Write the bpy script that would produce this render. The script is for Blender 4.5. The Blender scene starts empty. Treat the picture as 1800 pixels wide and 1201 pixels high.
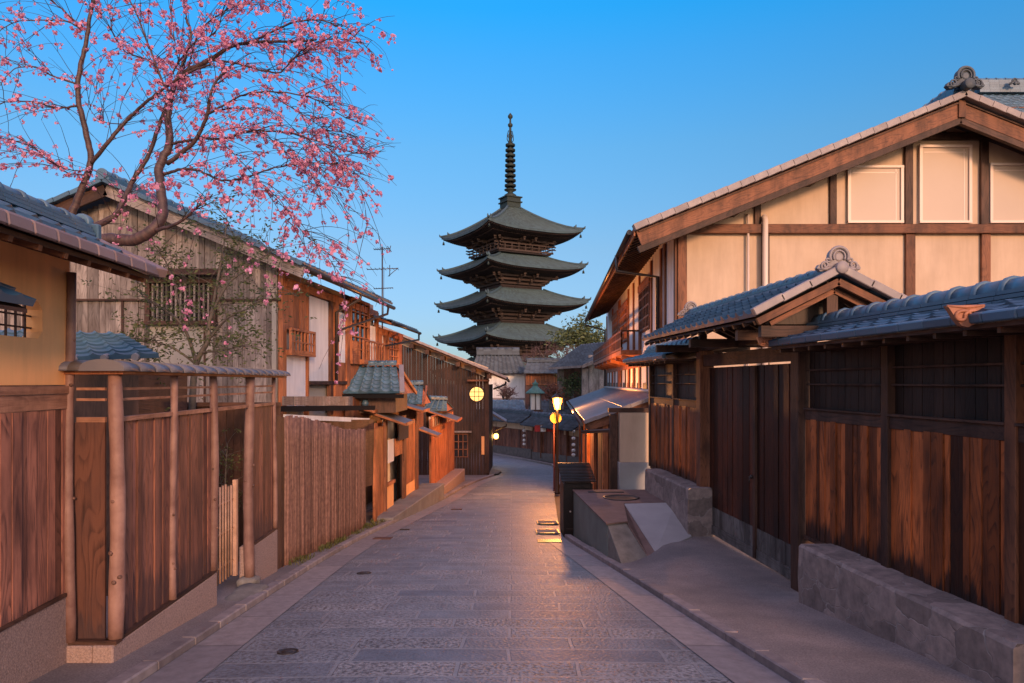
import bpy, math, random
from mathutils import Vector, Matrix, noise
random.seed(7)
R = math.radians
sc = bpy.context.scene
COL = sc.collection

# ------------------------------------------------------------------ camera
F = 1250.0; CX = 900.0; HY = 672.0          # measured from the vanishing points of the two walls
cam_d = bpy.data.cameras.new('camera'); cam = bpy.data.objects.new('camera', cam_d); COL.objects.link(cam)
cam.location = (0, 0, 0); cam.rotation_euler = (R(90), 0, 0)
cam_d.sensor_width = 36; cam_d.lens = 25.0; cam_d.shift_y = (HY-600.5)/1800
cam_d.clip_start = 0.05; cam_d.clip_end = 3000
sc.camera = cam

# ------------------------------------------------------------------ world
w = bpy.data.worlds.new('World'); sc.world = w; w.use_nodes = True
nt = w.node_tree; nt.nodes.clear()
wo = nt.nodes.new('ShaderNodeOutputWorld'); bg = nt.nodes.new('ShaderNodeBackground')
sky = nt.nodes.new('ShaderNodeTexSky'); sky.sky_type = 'NISHITA'; sky.sun_disc = False
FILL_GLOW = (16.0, 9.0, 5.0)
SUN_EL, SUN_AZ = 14.0, 161.0                 # behind the camera, a little to the right
sky.sun_elevation = R(SUN_EL); sky.sun_rotation = R(SUN_AZ)
sky.altitude = 50; sky.air_density = 1.0; sky.dust_density = 0.6; sky.ozone_density = 4.0
def _n(t, **kw):
    n = nt.nodes.new(t)
    for k, v in kw.items(): setattr(n, k, v)
    return n
def _ramp(src, stops):
    n = _n('ShaderNodeValToRGB'); nt.links.new(src, n.inputs[0]); e = n.color_ramp.elements
    e[0].position, e[1].position = stops[0][0], stops[-1][0]; e[0].color = (*stops[0][1], 1); e[1].color = (*stops[-1][1], 1)
    for p_, c_ in stops[1:-1]: x_ = e.new(p_); x_.color = (*c_, 1)
    return n.outputs[0]
def _mix(mode, fac, a_, b_):
    n = _n('ShaderNodeMix', data_type='RGBA', blend_type=mode)
    for i_, v in ((0, fac), (6, a_), (7, b_)):
        if isinstance(v, bpy.types.NodeSocket): nt.links.new(v, n.inputs[i_])
        else: n.inputs[i_].default_value = v if i_ == 0 else (*v, 1)
    return n.outputs[2]
tcw = _n('ShaderNodeTexCoord'); sepw = _n('ShaderNodeSeparateXYZ'); nt.links.new(tcw.outputs['Generated'], sepw.inputs[0])
# twilight sky: Nishita, deepened in view; unseen zenith brightened as added fill light
tint = _ramp(sepw.outputs['Z'], [(0.0, (.72,.80,.96)), (.074, (.83,.875,1.04)), (.183, (1.03,1.10,1.10)), (.31, (.89,1.43,1.47)), (.413, (.52,1.68,1.96)), (.466, (.25,1.84,2.24)), (.53, (.25,2.0,2.4)), (.64, (9,4.2,3.3)), (1.0, (25,8.2,5.2))])
skyc = _mix('MULTIPLY', 1.0, sky.outputs[0], tint)
# warm fill glow added behind the camera, out of view
neg = _n('ShaderNodeMath', operation='MULTIPLY'); neg.inputs[1].default_value = -1; nt.links.new(sepw.outputs['Y'], neg.inputs[0])
gy_ = _ramp(neg.outputs[0], [(.0, (0,0,0)), (.35, (.25,.25,.25)), (1.0, (1,1,1))])
gz_ = _ramp(sepw.outputs['Z'], [(0.0, (1,1,1)), (.25, (.7,.7,.7)), (.6, (.12,.12,.12)), (.8, (0,0,0))])
glow = _mix('MULTIPLY', 1.0, _mix('MULTIPLY', 1.0, gy_, gz_), FILL_GLOW)
skyc = _mix('ADD', 1.0, skyc, glow)
nt.links.new(skyc, bg.inputs[0]); nt.links.new(bg.outputs[0], wo.inputs[0])
bg.inputs[1].default_value = 0.12

# ------------------------------------------------------------------ sun (low, wide afterglow)
sd = bpy.data.lights.new('sun', 'SUN'); sun = bpy.data.objects.new('sun', sd); COL.objects.link(sun)
sd.energy = 3.4; sd.angle = R(10); sd.color = (1.0, 0.52, 0.28)
_az = R(SUN_AZ)                               # 0 = +Y, clockwise
_dir = Vector((math.sin(_az)*math.cos(R(SUN_EL)), math.cos(_az)*math.cos(R(SUN_EL)), math.sin(R(SUN_EL))))
sun.rotation_euler = (-_dir).to_track_quat('-Z', 'Y').to_euler()

sc.view_settings.view_transform = 'Standard'; sc.view_settings.look = 'None'
sc.view_settings.exposure = 0.12; sc.view_settings.gamma = 1.0; sc.view_settings.use_curve_mapping = False

# ------------------------------------------------------------------ helpers
def P(px, py, Y): return Vector(((px-CX)/F*Y, Y, (HY-py)/F*Y))
def lerp(a, b, t): return a+(b-a)*t
def V(*a): return Vector(a)
def table(tb):
    def fn(x):
        if x <= tb[0][0]: return tb[0][1]
        for (a, va), (b, vb) in zip(tb, tb[1:]):
            if x <= b: return lerp(va, vb, (x-a)/(b-a))
        return tb[-1][1]
    return fn
_g = table([(-10, -.9), (0, -1.62), (14.2, -3.1), (18, -3.4), (22, -3.65), (24, -3.75), (31, -4.05), (40, -4.45), (46, -4.65), (60, -4.9), (80, -4.4), (115, -3.2)])
def g(y): return (_g(y-.8)+_g(y)*2+_g(y+.8))/4

class MB:
    """collects faces of one part; every piece gets metre UVs (v along its length) and a random number"""
    def __init__(s): s.v = []; s.f = []; s.uv = []; s.r = []; s.sm = []; s.cuts = []
    def cut(s): s.cuts.append((len(s.v), len(s.f)))
    def vert(s, p): s.v.append(tuple(p)); return len(s.v)-1
    def face(s, idx, uv, r, smooth=False): s.f.append(tuple(idx)); s.uv.append(uv); s.r.append(r); s.sm.append(smooth)
    def hexa(s, p, r=None):
        """p: 8 points, bottom ring 0-3 then top ring 4-7"""
        r = random.random() if r is None else r
        p = [Vector(q) for q in p]
        b = len(s.v)
        for q in p: s.v.append(tuple(q))
        L = [(p[1]-p[0]).length, (p[3]-p[0]).length, (p[4]-p[0]).length]
        ou, ov = random.random()*9, random.random()*9
        big = L.index(max(L))
        for idx, ax in (((3,2,1,0),(0,1)), ((4,5,6,7),(0,1)), ((0,1,5,4),(0,2)), ((2,3,7,6),(0,2)), ((1,2,6,5),(1,2)), ((3,0,4,7),(1,2))):
            a, c = ax
            o = p[idx[0]]; e1 = (p[idx[1]]-o); l1 = e1.length or 1
            uv = []
            e2 = (p[idx[3]]-o); l2 = e2.length or 1
            # is edge1 the long axis?
            e1ax = a
            if (idx in ((1,2,6,5),)): e1ax = 1
            if (idx in ((3,0,4,7),)): e1ax = 1
            if e1ax == big: q = [(0,0),(0,l1),(l2,l1),(l2,0)]
            else: q = [(0,0),(l1,0),(l1,l2),(0,l2)]
            s.face([b+i for i in idx], [(u+ou, v+ov) for u, v in q], r)
    def box(s, c, hx, hy, hz, r=None):
        c = Vector(c); hx = Vector(hx); hy = Vector(hy); hz = Vector(hz)
        s.hexa([c-hx-hy-hz, c+hx-hy-hz, c+hx+hy-hz, c-hx+hy-hz, c-hx-hy+hz, c+hx-hy+hz, c+hx+hy+hz, c-hx+hy+hz], r)
    def abox(s, x0, x1, y0, y1, z0, z1, r=None):
        s.box(((x0+x1)/2, (y0+y1)/2, (z0+z1)/2), ((x1-x0)/2,0,0), (0,(y1-y0)/2,0), (0,0,(z1-z0)/2), r)
    def bar(s, p0, p1, w, h, up=(0,0,1), r=None):
        p0 = Vector(p0); p1 = Vector(p1); d = p1-p0; l = d.length; d.normalize()
        up = Vector(up); sd_ = d.cross(up)
        if sd_.length < 1e-4: sd_ = d.cross(Vector((1,0,0)))
        sd_.normalize(); u = sd_.cross(d).normalized()
        s.box((p0+p1)/2, sd_*w/2, d*l/2, u*h/2, r)
    def tube(s, pts, rad, n=8, cap=True, r=None, smooth=True):
        pts = [Vector(p) for p in pts]; m = len(pts)
        if not hasattr(rad, '__len__'): rad = [rad]*m
        r = random.random() if r is None else r
        ref = None; rings = []; ln = 0; ou = random.random()*5
        lens = []
        for i, p in enumerate(pts):
            t = (pts[min(i+1, m-1)]-pts[max(i-1, 0)]).normalized()
            if ref is None:
                ref = t.orthogonal().normalized()
            else:
                ref = (ref-t*ref.dot(t)); ref = ref.normalized() if ref.length > 1e-6 else t.orthogonal().normalized()
            b = t.cross(ref)
            if i: ln += (p-pts[i-1]).length
            lens.append(ln)
            ring = []
            for k in range(n):
                a = 2*math.pi*k/n
                ring.append(s.vert(p+(ref*math.cos(a)+b*math.sin(a))*rad[i]))
            rings.append(ring)
        for i in range(m-1):
            w_ = 2*math.pi*max(rad[i], .003)/n
            for k in range(n):
                k2 = (k+1) % n
                s.face([rings[i][k], rings[i][k2], rings[i+1][k2], rings[i+1][k]],
                       [(ou+k*w_, lens[i]), (ou+(k+1)*w_, lens[i]), (ou+(k+1)*w_, lens[i+1]), (ou+k*w_, lens[i+1])], r, smooth)
        if cap and n > 2:
            s.face(rings[0][::-1], [(ou+k*.01, 0) for k in range(n)], r)
            s.face(rings[-1], [(ou+k*.01, ln) for k in range(n)], r)
    def lathe(s, c, prof, n=16, r=None, ax=(0,0,1), smooth=True):
        c = Vector(c); ax = Vector(ax).normalized(); e1 = ax.orthogonal().normalized(); e2 = ax.cross(e1)
        r = random.random() if r is None else r
        rings = []
        for (rr, z) in prof:
            rings.append([s.vert(c+ax*z+(e1*math.cos(2*math.pi*k/n)+e2*math.sin(2*math.pi*k/n))*max(rr, 1e-4)) for k in range(n)])
        for i in range(len(rings)-1):
            for k in range(n):
                k2 = (k+1) % n
                s.face([rings[i][k], rings[i][k2], rings[i+1][k2], rings[i+1][k]],
                       [(k*.1, prof[i][1]), (k*.1+.1, prof[i][1]), (k*.1+.1, prof[i+1][1]), (k*.1, prof[i+1][1])], r, smooth)
        s.face(rings[0][::-1], [(0, 0)]*n, r); s.face(rings[-1], [(0, 0)]*n, r)
    def prism(s, poly, vec, r=None):
        poly = [Vector(p) for p in poly]; vec = Vector(vec); n = len(poly)
        r = random.random() if r is None else r
        e1 = (poly[1]-poly[0]).normalized(); nn = vec.normalized(); e2 = nn.cross(e1).normalized()
        o = poly[0]; ou, ov = random.random()*5, random.random()*5
        def uvp(p): return ((p-o).dot(e1)+ou, (p-o).dot(e2)+ov)
        a = [s.vert(p) for p in poly]; b = [s.vert(p+vec) for p in poly]
        s.face(a[::-1], [uvp(p) for p in poly][::-1], r); s.face(b, [uvp(p) for p in poly], r)
        for i in range(n):
            j = (i+1) % n; l = (poly[j]-poly[i]).length
            s.face([a[i], a[j], b[j], b[i]], [(ou, ov), (ou+l, ov), (ou+l, ov+vec.length), (ou, ov+vec.length)], r)
    def grid(s, Fn, nu, nv, uvs=(1,1), rf=None, smooth=False, flip=False):
        idx = [[s.vert(Fn(i/nu, j/nv)) for i in range(nu+1)] for j in range(nv+1)]
        for j in range(nv):
            for i in range(nu):
                q = [idx[j][i], idx[j][i+1], idx[j+1][i+1], idx[j+1][i]]
                u = [(i/nu*uvs[0], j/nv*uvs[1]), ((i+1)/nu*uvs[0], j/nv*uvs[1]), ((i+1)/nu*uvs[0], (j+1)/nv*uvs[1]), (i/nu*uvs[0], (j+1)/nv*uvs[1])]
                if flip: q = q[::-1]; u = u[::-1]
                s.face(q, u, rf(i, j) if rf else 0.5, smooth)
    def quad(s, a, b, c, d, r=None):
        l1 = (Vector(b)-Vector(a)).length; l2 = (Vector(d)-Vector(a)).length
        i = [s.vert(x) for x in (a, b, c, d)]
        s.face(i, [(0, 0), (l1, 0), (l1, l2), (0, l2)], random.random() if r is None else r)

OFF = {}          # world offset of the root each object hangs from
def build(name, mb, mat, parent=None, loc=None, bevel=0.0, sub=False):
    """link mb (world coordinates) as ONE mesh object; parent None = top-level at loc"""
    if mb.cuts:
        cs = [(0, 0)]+mb.cuts+[(len(mb.v), len(mb.f))]; out = None
        for (v0, f0), (v1, f1) in zip(cs, cs[1:]):
            if f1 == f0: continue
            m2 = MB(); m2.v = mb.v[v0:v1]; m2.f = [tuple(i-v0 for i in q) for q in mb.f[f0:f1]]
            m2.uv, m2.r, m2.sm = mb.uv[f0:f1], mb.r[f0:f1], mb.sm[f0:f1]
            out = build(name, m2, mat, parent, loc, bevel, sub)
        return out
    if parent is not None: off = OFF[parent.name]
    else: off = Vector(loc) if loc is not None else Vector((0,0,0))
    me = bpy.data.meshes.new(name)
    ox, oy, oz = off
    me.from_pydata([(x-ox, y-oy, z-oz) for x, y, z in mb.v], [], mb.f)
    uvl = me.uv_layers.new(name='UVMap')
    fl = [c for q in mb.uv for p in q for c in p]
    uvl.data.foreach_set('uv', fl)
    at = me.attributes.new('rnd', 'FLOAT', 'FACE'); at.data.foreach_set('value', mb.r)
    me.polygons.foreach_set('use_smooth', mb.sm)
    me.materials.append(mat)
    o = bpy.data.objects.new(name, me); COL.objects.link(o)
    if parent is not None: o.parent = parent
    else: o.location = off
    OFF[o.name] = off
    if bevel > 0:
        m = o.modifiers.new('bevel', 'BEVEL'); m.width = bevel; m.segments = 1; m.limit_method = 'ANGLE'; m.angle_limit = R(50)
    return o
def tag(o, label=None, cat=None, group=None, kind=None):
    if label: o['label'] = label
    if cat: o['category'] = cat
    if group: o['group'] = group
    if kind: o['kind'] = kind
    return o
def thing(name, label, cat, loc, group=None):
    o = bpy.data.objects.new(name, None); COL.objects.link(o); o.location = loc; o.empty_display_size = .2
    OFF[o.name] = Vector(loc)
    return tag(o, label, cat, group)
def copy_tree(o, parent=None):
    c = o.copy(); COL.objects.link(c); c.parent = parent
    OFF[c.name] = OFF[o.name]
    for ch in [k for k in bpy.data.objects if k.parent == o]: copy_tree(ch, c)
    return c

# ------------------------------------------------------------------ materials
def nodes(name):
    m = bpy.data.materials.new(name); m.use_nodes = True; t = m.node_tree; t.nodes.clear()
    o = t.nodes.new('ShaderNodeOutputMaterial'); b = t.nodes.new('ShaderNodeBsdfPrincipled')
    t.links.new(b.outputs[0], o.inputs[0])
    return m, t, b
def N(t, typ, **kw):
    n = t.nodes.new(typ)
    for k, v in kw.items():
        if k.startswith('i_'): n.inputs[k[2:].replace('_', ' ')].default_value = v
        else: setattr(n, k, v)
    return n
def mixc(t, fac, a, b, mode='MIX'):
    n = t.nodes.new('ShaderNodeMix'); n.data_type = 'RGBA'; n.blend_type = mode
    for sk, v in ((0, fac), (6, a), (7, b)):
        if hasattr(v, 'is_output') or isinstance(v, bpy.types.NodeSocket): t.links.new(v, n.inputs[sk])
        else: n.inputs[sk].default_value = v if sk == 0 else (*v[:3], 1)
    return n.outputs[2]
def ramp(t, src, stops):
    n = t.nodes.new('ShaderNodeValToRGB'); t.links.new(src, n.inputs[0])
    e = n.color_ramp.elements
    while len(e) > 1: e.remove(e[-1])
    e[0].position = stops[0][0]; e[0].color = (*([stops[0][1]]*3 if not hasattr(stops[0][1], '__len__') else stops[0][1]), 1)
    for p, c in stops[1:]:
        x = e.new(p); x.color = (*([c]*3 if not hasattr(c, '__len__') else c), 1)
    return n.outputs[0]
def math_(t, op, a, b=None):
    n = t.nodes.new('ShaderNodeMath'); n.operation = op
    for i, v in enumerate((a, b)):
        if v is None: continue
        if isinstance(v, bpy.types.NodeSocket): t.links.new(v, n.inputs[i])
        else: n.inputs[i].default_value = v
    return n.outputs[0]
def bump(t, b, h, strength=.4, dist=.01):
    n = t.nodes.new('ShaderNodeBump'); n.inputs['Strength'].default_value = strength; n.inputs['Distance'].default_value = dist
    t.links.new(h, n.inputs['Height']); t.links.new(n.outputs[0], b.inputs['Normal'])
def uvmap(t, sx, sy, byrnd=True):
    """UV scaled, shifted per piece"""
    uv = N(t, 'ShaderNodeUVMap'); at = N(t, 'ShaderNodeAttribute', attribute_name='rnd')
    mp = N(t, 'ShaderNodeMapping'); mp.inputs['Scale'].default_value = (sx, sy, 1)
    t.links.new(uv.outputs[0], mp.inputs[0])
    if not byrnd: return mp.outputs[0], at.outputs['Fac']
    c = N(t, 'ShaderNodeCombineXYZ'); t.links.new(math_(t, 'MULTIPLY', at.outputs['Fac'], 37.0), c.inputs[2])
    a = N(t, 'ShaderNodeVectorMath', operation='ADD'); t.links.new(mp.outputs[0], a.inputs[0]); t.links.new(c.outputs[0], a.inputs[1])
    return a.outputs[0], at.outputs['Fac']
def wood(name, light, dark, rough=.62, grain=1.0, gx=22, contrast=.5, bmp=.35, var=.45, stain=None, wet=None):
    m, t, b = nodes(name)
    vec, rnd = uvmap(t, gx, 1.1)
    # low frequency warp gives cathedral grain
    v2, _ = uvmap(t, 3.2, .55)
    n0 = N(t, 'ShaderNodeTexNoise', i_Scale=1.3, i_Detail=1.0); t.links.new(v2, n0.inputs['Vector'])
    rings = math_(t, 'FRACT', math_(t, 'MULTIPLY', n0.outputs['Fac'], 17.0*grain))
    rings = ramp(t, rings, [(0, .2), (.55, .75), (.85, 1), (1, .2)])
    n1 = N(t, 'ShaderNodeTexNoise', i_Scale=2.2, i_Detail=6.0, i_Roughness=.7); t.links.new(vec, n1.inputs['Vector'])
    g1 = math_(t, 'ADD', math_(t, 'MULTIPLY', rings, .38*contrast*2), math_(t, 'MULTIPLY', n1.outputs['Fac'], 1.0))
    fac = ramp(t, g1, [(.38, 0), (.62+.25*contrast, 1)])
    col = mixc(t, fac, dark, light)
    br = ramp(t, rnd, [(0, 1-var), (.5, .95-.35*max(0, var-.5)), (1, 1+var*.6)])
    col = mixc(t, 1.0, col, br, 'MULTIPLY')
    # blotchy weathering
    tc = N(t, 'ShaderNodeTexCoord'); mp = N(t, 'ShaderNodeMapping'); mp.inputs['Scale'].default_value = (2.5, 2.5, .8)
    t.links.new(tc.outputs['Object'], mp.inputs[0])
    n3 = N(t, 'ShaderNodeTexNoise', i_Scale=1.6, i_Detail=5.0, i_Roughness=.6); t.links.new(mp.outputs[0], n3.inputs['Vector'])
    w_ = ramp(t, n3.outputs['Fac'], [(.42, 0), (.68, .75)])
    col = mixc(t, w_, col, stain if stain else tuple(c*.45 for c in dark))
    if wet:                                   # black rain-splash mould with a ragged upper edge, different on every board
        ge = N(t, 'ShaderNodeNewGeometry'); sp = N(t, 'ShaderNodeSeparateXYZ'); t.links.new(ge.outputs['Position'], sp.inputs[0])
        v3, _ = uvmap(t, 16, .7); nn_ = N(t, 'ShaderNodeTexNoise', i_Scale=1.0, i_Detail=4.0, i_Roughness=.7); t.links.new(v3, nn_.inputs['Vector'])
        edge = math_(t, 'ADD', math_(t, 'MULTIPLY', nn_.outputs['Fac'], wet[1]*2.6), math_(t, 'MULTIPLY', rnd, wet[1]))
        lv = math_(t, 'SUBTRACT', math_(t, 'ADD', edge, wet[0]-wet[1]*.9), sp.outputs[2])
        col = mixc(t, ramp(t, lv, [(.0, 0), (.12, wet[2])]), col, wet[3])
    t.links.new(col, b.inputs['Base Color']); b.inputs['Roughness'].default_value = rough
    b.inputs['Specular IOR Level'].default_value = .3
    bump(t, b, g1, bmp, .006)
    return m
def plain(name, col, rough=.6, var=.12, scale=3.0, bmp=.1, metal=0.0, col2=None, spec=.4, bscale=60, bdist=.004, streak=0):
    m, t, b = nodes(name)
    tc = N(t, 'ShaderNodeTexCoord'); at = N(t, 'ShaderNodeAttribute', attribute_name='rnd')
    n1 = N(t, 'ShaderNodeTexNoise', i_Scale=scale, i_Detail=6.0, i_Roughness=.6); t.links.new(tc.outputs['Object'], n1.inputs['Vector'])
    c2 = col2 or tuple(c*(1-2.2*var) for c in col)
    c = mixc(t, ramp(t, n1.outputs['Fac'], [(.32, 0), (.7, 1)]), col, c2)
    br = ramp(t, at.outputs['Fac'], [(0, 1-var*1.6), (1, 1+var)])
    c = mixc(t, 1.0, c, br, 'MULTIPLY')
    if streak:
        mp = N(t, 'ShaderNodeMapping'); mp.inputs['Scale'].default_value = (3.5, 3.5, .5); t.links.new(tc.outputs['Object'], mp.inputs[0])
        ns = N(t, 'ShaderNodeTexNoise', i_Scale=1.3, i_Detail=5.0, i_Roughness=.65); t.links.new(mp.outputs[0], ns.inputs['Vector'])
        c = mixc(t, 1.0, c, ramp(t, ns.outputs['Fac'], [(.35, 1-streak), (.6, 1.0)]), 'MULTIPLY')
    t.links.new(c, b.inputs['Base Color']); b.inputs['Roughness'].default_value = rough
    b.inputs['Metallic'].default_value = metal; b.inputs['Specular IOR Level'].default_value = spec
    if bmp:
        n2 = N(t, 'ShaderNodeTexNoise', i_Scale=bscale, i_Detail=3.0); t.links.new(tc.outputs['Object'], n2.inputs['Vector'])
        bump(t, b, n2.outputs['Fac'], bmp, bdist)
    return m
def emit(name, col, st):
    m, t, b = nodes(name); b.inputs['Base Color'].default_value = (*col, 1)
    b.inputs['Emission Color'].default_value = (*col, 1); b.inputs['Emission Strength'].default_value = st
    return m
def tilemat(name, col, rough=.42, var=.35, lich=(.16,.17,.15)):
    m, t, b = nodes(name)
    tc = N(t, 'ShaderNodeTexCoord'); at = N(t, 'ShaderNodeAttribute', attribute_name='rnd')
    n1 = N(t, 'ShaderNodeTexNoise', i_Scale=5.0, i_Detail=7.0, i_Roughness=.65); t.links.new(tc.outputs['Object'], n1.inputs['Vector'])
    c = mixc(t, ramp(t, n1.outputs['Fac'], [(.45, 0), (.75, .6)]), col, lich)
    c = mixc(t, 1.0, c, ramp(t, at.outputs['Fac'], [(0, 1-var), (1, 1+var*.6)]), 'MULTIPLY')
    t.links.new(c, b.inputs['Base Color'])
    t.links.new(ramp(t, n1.outputs['Fac'], [(.3, rough-.06), (.75, rough+.22)]), b.inputs['Roughness'])
    b.inputs['Specular IOR Level'].default_value = .55
    n2 = N(t, 'ShaderNodeTexNoise', i_Scale=45.0, i_Detail=3.0); t.links.new(tc.outputs['Object'], n2.inputs['Vector'])
    bump(t, b, n2.outputs['Fac'], .18, .004)
    return m
M = {}
M['fence_wood'] = wood('fence_wood', (.30,.125,.08), (.06,.025,.02), gx=14, var=.62, stain=(.06,.03,.026), wet=(-1.9, .30, .65, (.045,.03,.032)))
M['fence_frame'] = wood('fence_frame', (.42,.21,.13), (.20,.09,.055), contrast=.2, var=.2, gx=14)
M['log'] = plain('peeled_log', (.28,.165,.13), .6, .12, 4, .5, col2=(.14,.07,.055), bscale=25, bdist=.01)
M['knot'] = plain('knot', (.15,.08,.06), .6, .2, 8)
M['dark_wood'] = wood('dark_wood', (.38,.105,.030), (.011,.006,.005), gx=13, var=.92, contrast=.75, stain=(.012,.007,.006), rough=.5, wet=(-1.8, .22, .9, (.012,.010,.010)))
M['gate_wood'] = wood('gate_wood', (.075,.020,.009), (.008,.004,.004), gx=13, var=.8, contrast=.6, stain=(.008,.005,.004), rough=.5)
M['charred'] = wood('charred_wood', (.032,.017,.012), (.010,.006,.005), gx=14, var=.6, rough=.5)
M['grey_kick'] = wood('weathered_grey_wood', (.16,.15,.14), (.045,.04,.038), gx=18, var=.3, stain=(.03,.025,.022))
M['beam'] = wood('beam_wood', (.20,.078,.038), (.055,.022,.014), gx=18, var=.3)
M['beam_dark'] = wood('beam_dark_wood', (.085,.042,.028), (.022,.012,.009), gx=18, var=.3)
M['orange_wood'] = wood('orange_wood', (.46,.165,.068), (.20,.065,.026), gx=18, var=.3, contrast=.3)
M['grey_wood'] = wood('silvered_planks', (.29,.25,.225), (.075,.06,.052), gx=20, var=.6, contrast=.45, stain=(.07,.05,.042))
M['brown_wood'] = wood('brown_boards', (.105,.052,.034), (.038,.02,.014), gx=14, var=.35)
M['house_board'] = wood('house_board', (.048,.024,.017), (.018,.010,.008), gx=14, var=.35)
M['bend_lit_wood'] = wood('bend_lit_wood', (.26,.10,.06), (.08,.032,.022), gx=14, var=.4)  # lamplight on the bend walls put into a redder, lighter wood colour
M['sapling'] = plain('sapling_bark', (.215,.12,.09), .65, .3, 14, .5, col2=(.10,.05,.04), bscale=30, bdist=.01)
M['bamboo'] = plain('bamboo', (.42,.25,.16), .5, .2, 6)
M['tile'] = tilemat('roof_tile', (.045,.105,.165), .38, .3, (.085,.14,.18))
M['tile_cap'] = tilemat('ridge_tile', (.055,.12,.18), .34, .2, (.10,.155,.19))
M['tile_pink_lit'] = tilemat('pink_lit_tile', (.23,.20,.20), .5, .15, (.25,.22,.21))  # lit copy of the roof tile: pink frontal light put into its colour
M['tile_warm_lit'] = tilemat('warm_lit_tile', (.20,.135,.12), .45, .25, (.16,.12,.12))  # lit copy for the near-left eave: warm light put into the tile colour
M['coping'] = tilemat('coping_tile', (.115,.115,.135), .42, .25, (.15,.13,.13))
M['tile_far'] = tilemat('old_roof_tile', (.05,.07,.09), .6, .35, (.085,.105,.115))
M['pagoda_tile'] = tilemat('pagoda_tile', (.036,.072,.088), .7, .25, (.062,.10,.11))
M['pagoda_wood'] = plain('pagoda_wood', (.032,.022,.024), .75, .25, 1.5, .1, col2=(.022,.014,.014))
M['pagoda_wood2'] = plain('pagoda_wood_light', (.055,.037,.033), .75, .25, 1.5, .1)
M['bronze'] = plain('bronze', (.03,.045,.04), .6, .2, 5, .1, metal=.4)
M['plaster_peach'] = plain('peach_plaster', (.60,.45,.325), .85, .06, .9, .25, bscale=90, bdist=.002, col2=(.50,.365,.25), streak=.12)
M['plaster_orange'] = plain('ochre_plaster', (.92,.46,.18), .85, .05, .9, .25, bscale=90, bdist=.002, col2=(.82,.40,.15), streak=.15)
M['plaster_white'] = plain('white_plaster', (.80,.79,.78), .8, .04, .8, .1, bscale=60, bdist=.002, streak=.2)
M['plaster_grey'] = plain('grey_plaster', (.36,.34,.30), .85, .06, 1.2, .15)
M['panel'] = plain('beige_panel', (.47,.37,.29), .5, .03, .8, 0)
M['pipe_white'] = plain('pale_pipe', (.62,.50,.42), .4, .03, 1, 0)
M['metal_dark'] = plain('dark_metal', (.018,.016,.017), .4, .1, 4, .05, metal=.3)
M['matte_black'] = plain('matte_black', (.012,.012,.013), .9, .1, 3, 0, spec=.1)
M['gutter'] = plain('gutter_metal', (.075,.06,.055), .35, .1, 4, .05, metal=.5)
M['copper'] = plain('green_copper', (.10,.24,.19), .6, .2, 6)
M['seam_metal'] = plain('roof_sheet', (.13,.135,.15), .45, .1, 3, .06, metal=.2)
M['glass'] = plain('window_glass', (.02,.02,.025), .08, .05, 1, 0, spec=.8)
M['shoji'] = plain('paper_screen', (.65,.58,.48), .8, .04, 1, 0)
M['lit_paper'] = emit('lit_paper_window', (1.0,.66,.20), 1.05)
M['lit_bulb'] = emit('lit_bulb', (1.0,.50,.10), 9)
M['lamp_glow'] = emit('lamp_glass', (1.0,.36,.055), 2.6)
M['concrete'] = plain('concrete', (.17,.165,.16), .8, .15, 2.2, .35, bscale=50, bdist=.004, col2=(.105,.10,.10))
M['concrete_pale'] = plain('pale_concrete', (.36,.36,.36), .8, .08, 2.0, .25, bscale=60, bdist=.003)
M['block_green'] = plain('old_concrete', (.135,.16,.145), .75, .15, 2.2, .35, bscale=40, bdist=.004)
M['paving_red'] = plain('red_paving', (.21,.14,.12), .8, .18, 4.0, .35, bscale=50, bdist=.004)
M['aggregate'] = plain('pebble_dash', (.36,.26,.22), .85, .16, 70, .8, bscale=110, bdist=.008, col2=(.17,.12,.105))
M['stone'] = plain('stone', (.20,.17,.155), .8, .14, 5, .5, bscale=30, bdist=.006, col2=(.11,.095,.09))
M['rock'] = plain('mossy_rock', (.20,.19,.17), .85, .2, 6, .6, bscale=20, bdist=.01)
M['cover'] = plain('iron_cover', (.035,.032,.032), .5, .15, 20, .4, bscale=90, metal=.4)
M['yellow_glint'] = plain('yellow_glint_metal', (.55,.42,.16), .35, .05, 3, 0, metal=.6)  # lamp reflection put into the colour of the metal
M['cloth_white'] = plain('white_cloth', (.7,.68,.66), .8, .04, 3, 0)
M['cloth_navy'] = plain('navy_cloth', (.012,.013,.025), .8, .1, 3, 0)
M['cloth_red'] = plain('red_cloth', (.45,.04,.035), .7, .1, 3, 0)
M['sign_yellow_lit'] = plain('yellow_lit_sign', (.60,.42,.06), .5, .04, 2, 0)  # yellow lamplight put into the colour of the sign disc
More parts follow.
